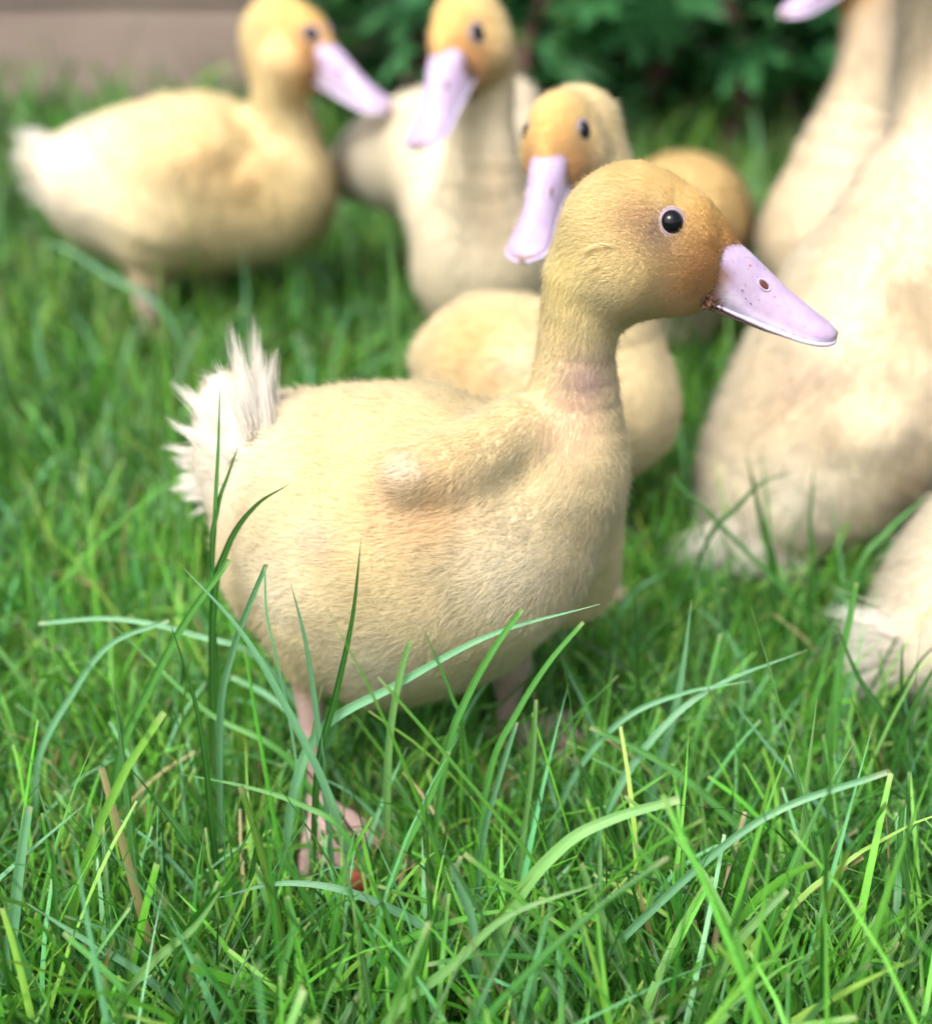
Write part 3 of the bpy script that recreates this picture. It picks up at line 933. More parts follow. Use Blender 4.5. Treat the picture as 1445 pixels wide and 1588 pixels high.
# ---- farther back, head down, only its back and belly seen
YE = 1.05
B = Body(); B.base = np.array([.84, .68, .36])
limb(B, [(985, 470, YE + .13, 40), (1010, 420, YE + .12, 50), (1040, 370, YE + .08, 85), (1055, 350, YE + .04, 106), (1060, 345, YE, 104), (1050, 360, YE - .06, 76), (1048, 345, YE - .10, 34)], 0.05)
limb(B, [(1040, 430, YE, 90), (1030, 470, YE, 74)], 0.04)
for dx in (-35, 35):
    limb(B, [(1035 + dx, 470, YE, 46), (1035 + dx, 525, YE, 24)], 0.03)
    leg(B, [(1035 + dx, 525, YE, 20), (1035 + dx, 560, YE, 14)], (-.1, 1, 0))
s = 1.1 / FPX
B.paint(P(1040, 530, YE - .06), 110 * s, WHITE, .9)
O_ = P(968, 500, YE + .13)
duckling('tan duckling grazing head down, its rounded back showing over the golden crown', (P(1035, 560, YE)[0], YE, 0), B,
         dict(O=O_, e=nrm([-.45, .15, -.9]), L=.05, lb=1.0, up=(-.6, .4, .6)), (), 30000, 0.008, 0.0003, 0.0042, 51)

# ---- big upright one seen from behind, tail on the grass
YF = 0.76
B = Body(); B.base = np.array([.88, .81, .64])
limb(B, [(1448, -60, YF + .03, 52), (1446, 100, YF + .03, 54), (1440, 230, YF + .02, 72), (1425, 330, YF + .01, 110)], 0.03, hair=.75)
limb(B, [(1425, 340, YF + .01, 112), (1375, 500, YF, 178), (1300, 650, YF - .01, 184), (1220, 745, YF - .02, 142), (1150, 815, YF - .03, 74), (1090, 855, YF - .05, 26)], 0.014)
limb(B, [(1460, 560, YF, 130), (1480, 650, YF + .01, 105)], 0.04)
limb(B, [(1415, 430, YF - .048, 46), (1450, 480, YF - .052, 42), (1530, 550, YF - .045, 46)], 0.012)
limb(B, [(1290, 560, YF - .05, 42), (1235, 680, YF - .045, 36)], 0.03)
limb(B, [(1340, 660, YF - .062, 76), (1325, 770, YF - .052, 66), (1318, 835, YF - .03, 36)], 0.008)
leg(B, [(1318, 835, YF - .03, 26), (1318, 885, YF - .03, 16)], (.6, .6, 0))
limb(B, [(1440, 690, YF + .02, 70), (1412, 770, YF + .02, 34)], 0.02)
leg(B, [(1412, 765, YF + .02, 28), (1405, 830, YF + .02, 18)], (.6, .6, 0))
s = .8 / FPX
B.paint(P(1225, 590, YF - .07), 50 * s, np.array([.60, .44, .40]), .6)
for q in range(44):
    B.paint(P(1240 + rng.normal() * 60, 580 + rng.normal() * 70, YF - .085), rng.uniform(12, 34) * s, [np.array([.60, .45, .42]), np.array([.82, .58, .34]), PALE][q % 3], .65)
B.paint(P(1260, 540, YF - .08), 60 * s, np.array([.78, .60, .50]), .5)
B.paint(P(1200, 640, YF - .07), 45 * s, np.array([.78, .58, .40]), .45)
B.paint(P(1440, 160, YF - .02), 60 * s, np.array([.80, .58, .46]), .55)
B.paint(P(1420, 490, YF - .08), 60 * s, np.array([.84, .60, .34]), .5)
B.paint(P(1415, 428, YF - .10), 36 * s, WHITE, .8)
B.paint(P(1290, 470, YF - .06), 80 * s, PALE, .7)
B.paint(P(1395, 720, YF - .06), 60 * s, np.array([.80, .62, .36]), .6)
B.paint(P(1240, 780, YF - .08), 60 * s, WHITE, .8)
B.paint(P(1120, 845, YF - .06), 110 * s, WHITE, .95)
B.paint(P(1330, 760, YF - .1), 70 * s, PALE, .7)
T = []
for i in range(9):
    T.append((P(1140 + i * 12, 815 + i * 5, YF - .06), P(1032 + i * 24, 866 + i * 6, YF - .085), 60, .08, .004))
duckling('large upright duckling seen from behind, fluffy white tail resting on the grass', (P(1330, 880, YF)[0], YF, 0), B,
         dict(O=P(1520, -150, YF), e=nrm([.85, .3, -.35]), L=.056, lb=1.1), T, 90000, 0.0068, 0.00024, 0.0034, 61)

# ---- tall one behind it, bill pointing the other way
YG = 1.0
B = Body(); B.base = np.array([.82, .74, .57])
limb(B, [(1350, -60, YG, 46), (1348, 60, YG, 46), (1335, 150, YG, 54), (1308, 260, YG, 84), (1300, 350, YG, 102)], 0.03, hair=.75)
limb(B, [(1305, 350, YG, 102), (1400, 360, YG + .03, 126), (1500, 380, YG + .06, 110), (1580, 360, YG + .08, 50)], 0.014)
limb(B, [(1280, 390, YG, 84), (1380, 430, YG + .02, 90)], 0.04)
for dx, dy in ((0, -.035), (30, .04)):
    limb(B, [(1400 + dx, 450, YG + dy, 50), (1400 + dx, 500, YG + dy, 24)], 0.03)
    leg(B, [(1400 + dx, 500, YG + dy, 20), (1400 + dx, 575 - dx, YG + dy, 13)], (-1, -.2, 0))
s = 1.0 / FPX
B.paint(P(1300, 260, YG - .05), 70 * s, PALE, .8)
B.paint(P(1350, 60, YG - .04), 60 * s, np.array([.78, .62, .54]), .6)
duckling('tall long-necked duckling whose head and lilac bill turn away from the big upright one', (P(1400, 575, YG)[0], YG, 0), B,
         head_px((1296, -34, YG - .01), (1206, 26, YG - .04), 112, 1.05), (), 40000, 0.007, 0.0003, 0.0042, 71)

# ---- rump at the edge
YH = 0.575
B = Body(); B.base = np.array([.88, .82, .66])
limb(B, [(1760, 560, YH + .05, 70), (1740, 680, YH + .04, 76), (1690, 780, YH + .03, 120), (1600, 870, YH + .02, 170), (1520, 930, YH + .01, 150), (1440, 985, YH, 96), (1372, 1015, YH - .005, 52)], 0.03)
limb(B, [(1520, 1010, YH, 100), (1620, 1000, YH + .01, 110)], 0.03, flow_rev=True)
for dy in (-.03, .03):
    limb(B, [(1580, 1020, YH + dy, 70), (1580, 1090, YH + dy, 36)], 0.02)
    leg(B, [(1580, 1085, YH + dy, 26), (1580, 1160 - dy * 1500, YH + dy, 14)], (1, .2, 0))
s = .6 / FPX
B.paint(P(1370, 1010, YH - .03), 110 * s, WHITE, .95)
B.paint(P(1430, 1050, YH - .05), 70 * s, WHITE, .8)
T = []
for i, (a, b) in enumerate([((1390, 985), (1285, 945)), ((1395, 990), (1300, 975)), ((1390, 1000), (1300, 1005)), ((1380, 1010), (1300, 1035)), ((1385, 1030), (1320, 1065)), ((1395, 1040), (1335, 1085)), ((1410, 1000), (1330, 1000))]):
    T.append((P(a[0], a[1], YH - .02), P(b[0], b[1], YH - .02), 70, .10, .003))
duckling('whitish duckling rump and tail poking in among long dark grass blades', (P(1580, 1160, YH)[0], YH, 0), B,
         dict(O=P(1850, 560, YH + .06), e=nrm([.8, .3, -.4]), L=.052, lb=1.1), T, 80000, 0.0068, 0.0002, 0.0030, 81)

# ------------------------------------------------------------------ ground
def tag(o, label=None, cat=None, group=None, kind=None):
    if label: o['label'] = label
    if cat: o['category'] = cat
    if group: o['group'] = group
    if kind: o['kind'] = kind
    return o
gx = np.concatenate([[-120, -20, -6], np.linspace(-3, 3, 61), [6, 20, 120]])
gy = np.concatenate([[-60, -8, -2], np.linspace(-.5, 4.5, 51), [8, 30, 200]])
GX, GY = np.meshgrid(gx, gy, indexing='ij')
gp = np.stack([GX.ravel(), GY.ravel(), np.zeros(GX.size)], -1)
def gz(p): 
    q = np.array(p); q[:, 2] = 0
    return -0.004 + 0.003 * snoise(q, 14, 5)
gp[:, 2] = gz(gp)
ng = len(gy)
gf = np.array([(i * ng + j, (i + 1) * ng + j, (i + 1) * ng + j + 1, i * ng + j + 1) for i in range(len(gx) - 1) for j in range(ng - 1)])
LAWN = mesh_obj('lawn_ground', gp, gf, M_SOIL)
tag(LAWN, 'dark soil of the lawn under the long green grass', 'ground', kind='structure')

# ------------------------------------------------------------------ grass
G_MID = np.array([.090, .31, .030]); G_DEEP = np.array([.026, .125, .014]); G_BLUE = np.array([.12, .36, .15]); G_LIME = np.array([.17, .40, .05]); STRAW = np.array([.52, .42, .24])

FOOT = P(508, 1240, YM - .028)
def inside_any(p, margin=0.003):
    bad = np.zeros(len(p), bool)
    for a, b, ra, rb in SOLIDS:
        lo = np.minimum(a - ra, b - rb) - margin; hi = np.maximum(a + ra, b + rb) + margin
        m = np.all((p > lo) & (p < hi), axis=1) & ~bad
        if m.any():
            i = np.where(m)[0]
            bad[i] = cone_sdf(p[i], a, b, ra, rb) < margin
    return bad

def blades(x, y, length, width, az, tilt, bend, twist, col, tipcol, cut, nseg=5, rails=2, seed=0):
    n = len(x)
    r = np.random.default_rng(seed)
    v = np.linspace(0, 1, nseg + 1)
    th = tilt[:, None] + bend[:, None] * v[None, :] ** 1.4
    wob = r.normal(size=(n, 1)) * 0.25 * v[None, :]
    dirs = np.stack([np.sin(th) * np.cos(az[:, None] + wob), np.sin(th) * np.sin(az[:, None] + wob), np.cos(th)], -1)
    seg = length[:, None, None] / nseg * dirs
    pts = np.zeros((n, nseg + 1, 3))
    pts[:, 1:] = np.cumsum(0.5 * (seg[:, :-1] + seg[:, 1:]), axis=1)
    pts[..., 0] += x[:, None]; pts[..., 1] += y[:, None]
    base = np.stack([x, y, np.zeros(n)], -1)
    pts[..., 2] += (gz(base) - 0.004)[:, None]
    pts[..., 2] = np.maximum(pts[..., 2], (gz(base) - 0.004)[:, None] + v * 0.010)
    bad = inside_any(pts.reshape(-1, 3)).reshape(n, -1).any(1)
    ok = ~bad
    pts, dirs = pts[ok], dirs[ok]
    n = len(pts)
    az, width, twist, col, tipcol, cut = az[ok], width[ok], twist[ok], col[ok], tipcol[ok], cut[ok]
    side = np.stack([-np.sin(az), np.cos(az), 0 * az], -1)[:, None, :] * np.ones((1, nseg + 1, 1))
    nor = np.cross(dirs, side)
    tw = (twist[:, None] * (0.3 + v[None, :]))[..., None]
    sv = side * np.cos(tw) + nor * np.sin(tw)
    nv = np.cross(sv, dirs)
    prof = np.where(cut[:, None], 1 - 0.42 * v[None, :] ** 2, (1 - v[None, :] ** 2.2) + 0.03) * (0.62 + 0.38 * np.minimum(1, v[None, :] * 5))
    hw = (width[:, None] * 0.5 * prof)[..., None]
    us = np.linspace(-1, 1, rails)
    V = np.stack([pts + sv * hw * u + (nv * hw * 0.35 * (abs(u)) if rails > 2 else 0) for u in us], 2)
    uv = np.zeros(V.shape[:3] + (2,)); uv[..., 0] = (us + 1) / 2; uv[..., 1] = v[None, :, None]
    tipw = 0 * v[None, :, None]
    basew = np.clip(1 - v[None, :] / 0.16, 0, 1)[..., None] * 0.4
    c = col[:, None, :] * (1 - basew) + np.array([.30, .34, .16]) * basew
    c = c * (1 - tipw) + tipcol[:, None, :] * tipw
    C = np.repeat(c[:, :, None, :], rails, axis=2)
    m = (nseg + 1) * rails
    q = []
    for i in range(nseg):
        for j in range(rails - 1):
            q.append((i * rails + j, i * rails + j + 1, (i + 1) * rails + j + 1, (i + 1) * rails + j))
    q = np.array(q)
    F = (np.arange(n)[:, None, None] * m + q[None]).reshape(-1, 4)
    return V.reshape(-1, 3), F, uv.reshape(-1, 2), C.reshape(-1, 3)

def grass_colours(n, r, p):
    k = snoise(np.stack([p[0], p[1], 0 * p[0]], -1), 7, 91)
    w = r.random(n) + 0.15 * k
    c = np.where((w < .30)[:, None], G_DEEP, np.where((w < .70)[:, None], G_MID, np.where((w < .82)[:, None], G_BLUE, G_LIME)))
    c = 1.6 * c * r.uniform(.4, 1.6, (n, 1)) * (1 + .06 * r.normal(size=(n, 3)))
    dead = r.random(n) < 0.03 + .08 * np.clip(k, 0, 1)
    c[dead] = STRAW * r.uniform(.5, 1.1, (dead.sum(), 1)) * np.array([1, 1.02, .9])
    return np.clip(c, .005, .7)

def field(n, y0, y1, lmean, wmean, seed, nseg=4, rails=2, power=1.0, xlim=None, upright=0.35, flat=False, shade_tone=1.0):
    r = np.random.default_rng(seed)
    y = y0 + (y1 - y0) * r.random(n) ** power
    hw = 0.37 * y + 0.10 + 0.05 * (y < .8)
    x = r.uniform(-1, 1, n) * hw
    if xlim is not None: x = r.uniform(xlim[0], xlim[1], n)
    ln = lmean * r.lognormal(0, .38, n)
    wd = wmean * r.lognormal(0, .28, n)
    near = np.hypot((x - FOOT[0]) / .034, (y - FOOT[1] + .03) / .034) < 1
    ln = np.where(near, np.minimum(ln, .022), ln)      # trodden flat round the near foot
    az = r.uniform(0, 2 * math.pi, n)
    tilt = np.abs(r.normal(0, upright, n)) + .05
    bend = np.abs(r.normal(.55, .45, n))
    if flat:
        tilt = r.uniform(.9, 1.45, n); bend = r.normal(0, .3, n)
    tw = r.normal(0, .6, n)
    col = grass_colours(n, r, (x, y)) * shade_tone  # shade among distant blades is put into their colour by this factor
    if flat:
        d = r.random(n) < .5
        col[d] = STRAW * r.uniform(.35, 1.0, (d.sum(), 1))
    tip = np.where((r.random(n) < .5)[:, None], np.array([.42, .40, .20]), col)
    cut = r.random(n) < .38
    return blades(x, y, ln, wd, az, tilt, bend, tw, col, tip, cut, nseg, rails, seed)

parts = [
    field(9000, .22, .78, .026, .0013, 101, 3, flat=True),
    field(34000, .22, .74, .032, .0012, 102, 4),
    field(10000, .24, .74, .046, .0019, 103, 5, 3),
    field(2000, .24, .40, .060, .0028, 110, 6, 3),
    field(900, .24, .37, .085, .0030, 111, 7, 3, upright=.4),
    field(15000, .70, 1.15, .034, .0021, 104, 4, shade_tone=.78),  # strips from here back carry painted-in shade, darker with distance
    field(4500, .70, 1.2, .055, .0032, 105, 5, shade_tone=.78),
    field(14000, 1.1, 1.75, .040, .0030, 106, 4, shade_tone=.66),
    field(5000, 1.7, 2.0, .055, .0048, 107, 4, shade_tone=.62),
    field(420, 1.62, 1.97, .075, .0055, 108, 6, xlim=(-.85, -.15), upright=.25, shade_tone=.55),
    field(350, 1.6, 1.9, .08, .0060, 109, 5, xlim=(-.2, .9), upright=.3, shade_tone=.55),
]
V, F, U, C, o = [], [], [], [], 0
for v, f, u, c in parts:
    V.append(v); F.append(f + o); U.append(u); C.append(c); o += len(v)
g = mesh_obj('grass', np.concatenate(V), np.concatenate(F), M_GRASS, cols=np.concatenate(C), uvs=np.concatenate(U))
tag(g, 'dense uneven green lawn grass with straw bits and mown tips', 'grass', kind='stuff')

# single long blades that can be picked out: parts of the lawn
def hero(points, width, col, tip=None, cut=False, face=None, seed=0):
    r = np.random.default_rng(seed)
    p = np.asarray(points, float)
    # Catmull-Rom resample
    q = np.concatenate([[2 * p[0] - p[1]], p, [2 * p[-1] - p[-2]]])
    out = []
    for i in range(len(p) - 1):
        a, b, c, d = q[i:i + 4]
        for t in np.linspace(0, 1, 6, endpoint=False):
            out.append(0.5 * ((2 * b) + (c - a) * t + (2 * a - 5 * b + 4 * c - d) * t * t + (3 * b - a - 3 * c + d) * t ** 3))
    out.append(p[-1])
    out = np.array(out)
    n = len(out)
    tan = nrm(np.gradient(out, axis=0))
    fc = np.array([0, -.75, .65]) if face is None else np.asarray(face, float)
    fc = fc + r.normal(size=3) * .35
    side = nrm(np.cross(tan, fc)); nv = np.cross(side, tan)
    v = np.linspace(0, 1, n)
    prof = (1 - .42 * v ** 2 if cut else (1 - v ** 2.4) + .04) * (.7 + .3 * np.minimum(1, v * 4))
    hw = (width * .5 * prof)[:, None]
    us = np.array([-1, -.5, 0, .5, 1.0])
    V = np.stack([out + side * hw * u + nv * hw * .38 * abs(u) for u in us], 1)
    uv = np.zeros((n, 5, 2)); uv[..., 0] = (us + 1) / 2; uv[..., 1] = v[:, None]
    tip = np.array([.50, .46, .26]) if tip is None else tip
    tw = 0 * v[:, None]
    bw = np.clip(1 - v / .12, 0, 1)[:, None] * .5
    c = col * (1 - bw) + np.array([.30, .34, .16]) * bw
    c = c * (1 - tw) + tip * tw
    C = np.repeat(c[:, None], 5, 1)
    F = np.array([(i * 5 + j, i * 5 + j + 1, (i + 1) * 5 + j + 1, (i + 1) * 5 + j) for i in range(n - 1) for j in range(4)])
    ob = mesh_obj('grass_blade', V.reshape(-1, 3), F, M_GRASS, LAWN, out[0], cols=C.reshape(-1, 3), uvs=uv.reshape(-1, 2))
    return ob

DK = np.array([.036, .16, .022]); BL = np.array([.20, .50, .27]); MD = np.array([.11, .38, .075]); LT = np.array([.24, .54, .16])
# (pixels from base to tip, Y at base, Y at tip, width, colour, mown)
HB = [
    ([(455, 1235), (500, 1130), (610, 1065), (760, 985), (930, 937)], .435, .43, .0052, BL, 0),
    ([(492, 1200), (520, 1080), (546, 960), (560, 834)], .43, .43, .0036, DK, 0),
    ([(330, 960), (352, 850), (395, 785), (450, 750)], .47, .47, .0038, DK, 0),
    ([(330, 960), (334, 800), (339, 690), (341, 595)], .475, .48, .0028, MD * .7, 0),
    ([(330, 900), (338, 790), (355, 735), (371, 688)], .475, .48, .003, DK, 0),
    ([(180, 1190), (230, 1070), (290, 960), (356, 868)], .455, .455, .0046, MD, 1),
    ([(505, 1230), (488, 1080), (472, 985), (450, 902)], .43, .43, .0036, BL * .7, 0),
    ([(520, 1260), (440, 1090), (370, 975), (284, 880)], .425, .43, .0040, BL, 0),
    ([(340, 1120), (360, 1010), (385, 940), (412, 875)], .44, .44, .004, BL, 1),
    ([(455, 1140), (430, 1020), (415, 950), (412, 880)], .435, .435, .0036, BL, 1),
    ([(600, 1230), (606, 1130), (620, 1050), (636, 993)], .43, .43, .0040, LT * .8, 1),
    ([(690, 1180), (725, 1080), (770, 1000), (810, 945)], .425, .425, .0038, MD, 1),
    ([(720, 1150), (700, 1080), (680, 1030), (655, 972)], .43, .43, .0022, MD * .8, 0),
    ([(760, 1200), (800, 1110), (850, 1030), (905, 965)], .425, .42, .0034, MD, 1),
    ([(790, 1420), (870, 1315), (950, 1270), (1053, 1240)], .36, .37, .0058, LT, 1),
    ([(840, 1588), (1000, 1420), (1180, 1270), (1375, 1197)], .36, .38, .0048, BL, 1),
    ([(1235, 1560), (1240, 1400), (1250, 1240), (1267, 1080)], .40, .42, .0048, LT * .8, 0),
    ([(1290, 1130), (1300, 1040), (1315, 970), (1328, 903)], .50, .50, .0044, MD, 1),
    ([(1420, 1230), (1375, 1120), (1330, 1050), (1296, 965)], .48, .49, .0050, DK, 0),
    ([(880, 1220), (960, 1120), (1060, 1075), (1165, 1056)], .45, .46, .0038, BL, 0),
    ([(930, 1280), (1000, 1160), (1100, 1070), (1252, 1008)], .44, .47, .0046, BL * .9, 0),
    ([(1010, 1230), (1045, 1110), (1060, 1030), (1072, 930)], .46, .47, .0050, BL * .8, 0),
    ([(0, 1560), (20, 1440), (30, 1350), (45, 1250)], .36, .37, .0058, BL, 1),
    ([(-60, 1420), (0, 1365), (60, 1310), (135, 1245)], .37, .37, .0046, BL, 0),
    ([(365, 1440), (300, 1320), (240, 1240), (150, 1130)], .40, .42, .0046, DK * 1.3, 0),
    ([(520, 1480), (470, 1380), (440, 1330), (395, 1270)], .39, .39, .0042, MD, 0),
    ([(330, 1300), (318, 1180), (300, 1080), (262, 960)], .42, .43, .0034, DK, 0),
    ([(60, 1180), (110, 1080), (170, 1000), (262, 962)], .47, .48, .0036, BL, 1),
    ([(420, 1040), (300, 985), (180, 960), (60, 967)], .49, .50, .0034, BL, 1),
    ([(450, 1180), (330, 1110), (250, 1040), (165, 960)], .46, .49, .0034, MD, 0),
    ([(740, 1380), (750, 1290), (775, 1200), (800, 1120)], .405, .41, .0042, BL, 1),
    ([(800, 1400), (810, 1300), (825, 1190), (830, 1085)], .41, .42, .0036, LT * .8, 1),
    ([(590, 1420), (620, 1330), (660, 1250), (695, 1165)], .40, .40, .0046, MD, 1),
    ([(925, 1340), (900, 1200), (885, 1090), (868, 1000)], .42, .43, .0034, MD * .8, 0),
    ([(640, 1588), (625, 1500), (600, 1420), (560, 1330)], .34, .35, .0044, DK * 1.5, 0),
    ([(600, 1588), (700, 1500), (790, 1420), (930, 1370)], .33, .34, .0046, LT * .8, 0),
    ([(1100, 1520), (1060, 1430), (1030, 1370), (985, 1310)], .37, .38, .0042, MD, 1),
    ([(1180, 1330), (1100, 1240), (1020, 1180), (915, 1128)], .43, .45, .0044, MD * .8, 1),
    ([(1330, 1330), (1260, 1240), (1200, 1170), (1130, 1080)], .44, .46, .0038, BL * .8, 0),
    ([(1200, 880), (1185, 830), (1170, 760), (1155, 700)], .62, .63, .0044, DK, 0),
    ([(1090, 850), (1140, 790), (1180, 750), (1232, 730)], .60, .61, .0036, DK * 1.3, 0),
    ([(1260, 880), (1255, 820), (1258, 770), (1262, 720)], .62, .62, .0038, MD * .7, 0),
    ([(1250, 960), (1150, 850), (1060, 760), (1040, 735)], .60, .62, .0046, MD * .8, 0),
    ([(1330, 880), (1370, 830), (1400, 800), (1445, 765)], .60, .62, .0042, MD * .8, 0),
    ([(1420, 1180), (1400, 1100), (1398, 1040), (1400, 995)], .49, .49, .0028, DK * .6, 0),
    ([(1380, 1200), (1410, 1110), (1440, 1050), (1480, 1000)], .48, .49, .0036, DK, 0),
    ([(1350, 1180), (1390, 1090), (1430, 1020), (1480, 985)], .49, .50, .0030, DK, 0),
    ([(80, 620), (65, 560), (58, 510), (48, 462)], .92, .93, .0060, BL * .8, 0),
    ([(250, 480), (170, 430), (110, 390), (60, 372)], 1.0, 1.02, .0060, BL * .8, 0),
    ([(380, 500), (383, 460), (380, 430), (378, 380)], 1.0, 1.0, .0060, BL * .7, 0),
    ([(612, 500), (610, 440), (607, 400), (602, 330)], .86, .86, .0060, LT * .6, 0),
    ([(1080, 1588), (1130, 1480), (1180, 1420), (1220, 1380)], .34, .35, .005, LT * .8, 1),
    ([(180, 1588), (230, 1500), (300, 1440), (350, 1370)], .34, .35, .005, LT * .7, 0),
    ([(430, 1588), (440, 1500), (455, 1440), (445, 1390)], .34, .35, .004, MD, 1),
    ([(300, 1588), (220, 1510), (120, 1450), (40, 1400)], .345, .36, .0046, BL * .8, 0),
    ([(540, 1300), (470, 1250), (380, 1220), (275, 1200)], .415, .43, .003, MD, 0),
    ([(700, 1470), (560, 1390), (440, 1370), (330, 1395)], .37, .38, .0042, BL * .8, 0),
    ([(1400, 1500), (1410, 1400), (1395, 1320), (1400, 1240)], .40, .41, .004, MD * .7, 1),
    ([(980, 1588), (960, 1480), (925, 1410), (900, 1340)], .35, .36, .005, LT * .7, 1),
    ([(760, 1588), (740, 1500), (730, 1420), (700, 1340)], .35, .36, .005, BL * .8, 1),
]
for i, (pp, ya, yb, wd, cl, ct) in enumerate(HB):
    k = len(pp)
    pts = [P(q[0], q[1], ya + (yb - ya) * j / (k - 1)) for j, q in enumerate(pp)]
    # carry the blade down to its root in the soil
    b0 = pts[0]
    if b0[2] > 0.004:
        d = nrm(nrm(pts[0] - pts[1]) * .6 + np.array([0, 0.1, -1.0]))
        b1 = b0 + d * ((b0[2] + .006) / -d[2])
        pts = [b1] + pts
    pts = [np.array([q[0], q[1], max(q[2], -.006)]) for q in pts]
    hero(pts, wd * .82, np.asarray(cl), cut=bool(ct), seed=300 + i)

r = np.random.default_rng(55)
cnt = 0
while cnt < 190:
    y = r.uniform(.27, .72) if cnt < 150 else r.uniform(.7, 1.1)
    x = r.uniform(-1, 1) * (.36 * y + .04)
    ln = r.uniform(.055, .105); az = r.uniform(0, 6.28); tl = abs(r.normal(0, .3)) + .05; bd = abs(r.normal(.6, .5))
    v = np.linspace(0, 1, 5); th = tl + bd * v ** 1.4
    pts = np.zeros((5, 3)); st = np.stack([np.sin(th) * math.cos(az), np.sin(th) * math.sin(az), np.cos(th)], -1) * ln / 4
    pts[1:] = np.cumsum(st[:-1], axis=0); pts += np.array([x, y, -.005])
    if inside_any(pts, .006).any(): continue
    # long blades in the open in front of the focused duckling are the traced ones above
    if .30 < y < .47 and -.14 < x < .09 and r.random() < .55: ln *= .6; pts = np.array([x, y, -.005]) + (pts - pts[0]) * .6
    c = [DK, BL, MD, LT * .8, MD * .8][r.integers(5)] * r.uniform(.9, 1.35)
    hero(pts, r.uniform(.0017, .0034), c, cut=r.random() < .45, face=(r.normal() * .6, -.6, .6), seed=1000 + cnt)
    cnt += 1

# ------------------------------------------------------------------ fallen leaf
lp = ground(562, 1345)
vv = []
for i in range(12):
    a = 2 * math.pi * i / 12
    vv.append((lp[0] + .006 * math.cos(a) * (1 + .2 * math.cos(2 * a)), lp[1] - .03 + .004 * math.sin(a), .022 + .007 * math.sin(a) + .001 * math.cos(3 * a)))
vv.append((lp[0], lp[1] - .031, .022))
ob = mesh_obj('fallen_leaf', vv, np.array([(i, (i + 1) % 12, 12) for i in range(12)]), M_DEADLEAF, None, (lp[0], lp[1] - .03, 0.02))
sm = ob.modifiers.new('thickness', 'SOLIDIFY'); sm.thickness = .0006
tag(ob, 'tiny rust-red dead leaf caught low between grass blades', 'leaf')

# ------------------------------------------------------------------ board edging behind
def box(x0, x1, y0, y1, z0, z1, bev=0.006):
    import bmesh
    bm = bmesh.new()
    bmesh.ops.create_cube(bm, size=1)
    for v in bm.verts:
        v.co = ((x0 + x1) / 2 + v.co.x * (x1 - x0), (y0 + y1) / 2 + v.co.y * (y1 - y0), (z0 + z1) / 2 + v.co.z * (z1 - z0))
    bmesh.ops.bevel(bm, geom=bm.edges[:], offset=bev, segments=2, affect='EDGES')
    bm.normal_update()
    V = np.array([v.co[:] for v in bm.verts]); T = [[v.index for v in f.verts] for f in bm.faces]
    t3 = []
    for f in T:
        for i in range(1, len(f) - 1): t3.append((f[0], f[i], f[i + 1]))
    bm.free()
    return V, np.array(t3)
WALL = bpy.data.objects.new('board_fence', None); COL.objects.link(WALL); WALL.location = (-.5, 2.02, 0)
tag(WALL, 'weathered pinkish-brown board fence behind the grass', 'fence')
for k in range(5):
    for j, (xa, xb) in enumerate(((-2.6, -.83), (-.826, .9), (.904, 2.7))):
        v, t = box(xa, xb, 2.02 + .004 * ((k + j) % 2), 2.05 + .004 * ((k + j) % 2), .005 + k * .152, .152 + k * .152)
        o_ = mesh_obj('board', v, t, M_WOOD, WALL, ((xa + xb) / 2, 2.035, .08 + k * .152), smooth=False)
for xx in (-1.7, -.83, .05, .9, 1.8):
    v, t = box(xx - .04, xx + .04, 2.058, 2.13, -.02, .80)
    mesh_obj('post', v, t, M_WOOD, WALL, (xx, 2.09, 0), smooth=False)

# ------------------------------------------------------------------ shrub
SH = bpy.data.objects.new('leafy_shrub', None); COL.objects.link(SH); SH.location = (.25, 1.86, 0)
tag(SH, 'dark shrub of lobed green leaves on reddish-brown stems beyond the ducklings', 'shrub')
def leaf_mesh(seed):
    r = np.random.default_rng(seed)
    lobes = [(0, 1.0), (.62, .86), (-.62, .86), (1.35, .62), (-1.35, .62)]
    ang = np.linspace(-2.6, 2.6, 31)
    rad = np.zeros(31) + .34
    for a, l in lobes: rad = np.maximum(rad, l * np.exp(-((ang - a) / .27) ** 2) + .30 * (np.exp(-((ang - a) / .6) ** 2)))
    rad *= 1 + .05 * r.normal(size=31)
    V = [(0, 0, 0)]
    for a, q in zip(ang, rad): V.append((q * math.sin(a), q * math.cos(a) + .25, .12 * math.sin(3 * a + seed) * q - .22 * q * q + .1 * abs(math.sin(a))))
    V = np.array(V) * .5
    me = bpy.data.meshes.new('leaf')
    me.from_pydata([tuple(v) for v in V], [], [(0, i + 1, i + 2) for i in range(30)])
    for p in me.polygons: p.use_smooth = True
    me.materials.append(M_LEAF)
    return me
LM = [leaf_mesh(i) for i in range(4)]
r = np.random.default_rng(77)
stems = []
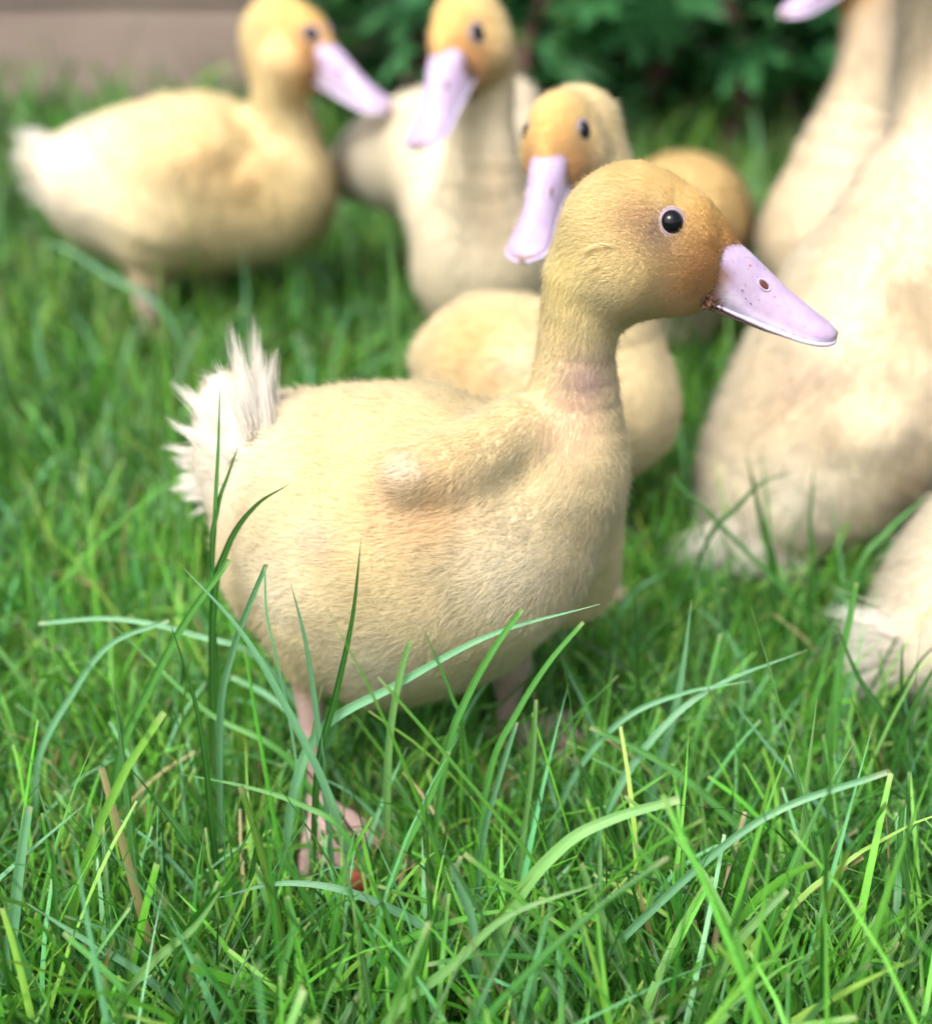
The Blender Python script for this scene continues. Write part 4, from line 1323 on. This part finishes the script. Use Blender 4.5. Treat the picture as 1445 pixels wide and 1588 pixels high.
for i, (px0, px1, top, yb) in enumerate([(628, 605, .62, 2.0), (652, 700, .7, 2.1), (800, 868, .66, 2.0), (900, 960, .6, 2.2), (1010, 1000, .6, 2.1), (1120, 1060, .62, 2.05), (1190, 1180, .66, 2.1), (1270, 1300, .6, 2.2), (1010, 860, .7, 2.3), (1400, 1440, .6, 2.2)]):
    yb = 1.74 + (yb - 2.0) * .6; x0 = (px0 - CX) / FPX * yb * 1.02; x1 = (px1 - CX) / FPX * yb * 1.02
    k = 8
    t = np.linspace(0, 1, k)
    pts = np.stack([x0 + (x1 - x0) * t + .02 * np.sin(t * 7 + i), yb + .05 * np.sin(t * 4 + i * 2), -.01 + top * .56 * t], -1)
    v, f, tt = tube(pts, np.linspace(.014, .004, k) * (1.5 if i == 0 else 1), 7)
    mesh_obj('branch', v, [f, tt], M_BARK, SH, pts[0])
    stems.append(pts)
nl = 0
while nl < 290:
    st = stems[r.integers(len(stems))]
    i = r.integers(1, len(st))
    p = st[i] + r.normal(size=3) * np.array([.10, .07, .06])
    if p[2] < .05 or p[2] > .36 or p[1] < 1.55 or p[1] > 2.0: continue
    if p[0] < -.16: continue
    o_ = bpy.data.objects.new('leaf', LM[nl % 4]); COL.objects.link(o_)
    o_.parent = SH; o_.location = Vector(p - np.array([.25, 1.86, 0]))
    o_.rotation_euler = (r.normal(.5, .5), r.normal(0, .4), r.uniform(-2.2, 2.2) + math.pi)
    sc = r.uniform(.07, .14); o_.scale = (sc, sc, sc)
    nl += 1
# low ground cover in front of and under the shrub: too dense to count
VV, FF, o = [], [], 0
for i in range(1500):
    x = r.uniform(-.25, 1.25); y = r.uniform(1.80, 2.0); z = abs(r.normal(.0, .22))
    if z > .6: continue
    sc = r.uniform(.03, .06)
    a = r.uniform(0, 6.28); d = np.array([math.cos(a), math.sin(a), r.normal() * .5]); d = nrm(d); s_ = nrm(np.cross(d, [0, 0, 1])); nn = np.cross(s_, d)
    c = np.array([x, y, z + .02])
    VV += [c - d * sc * .6, c + s_ * sc * .4 + nn * .004, c + d * sc * .8, c - s_ * sc * .4 + nn * .004]
    FF.append((o, o + 1, o + 2, o + 3)); o += 4
u = mesh_obj('undergrowth', np.array(VV), np.array(FF), M_LEAF)
tag(u, 'dark small-leaved undergrowth massed below the lobed shrub', 'undergrowth', kind='stuff')

scene.cycles.use_denoising = True
scene.cycles.use_adaptive_sampling = True
scene.cycles.adaptive_threshold = 0.02
scene.cycles.max_bounces = 8
scene.cycles.diffuse_bounces = 4
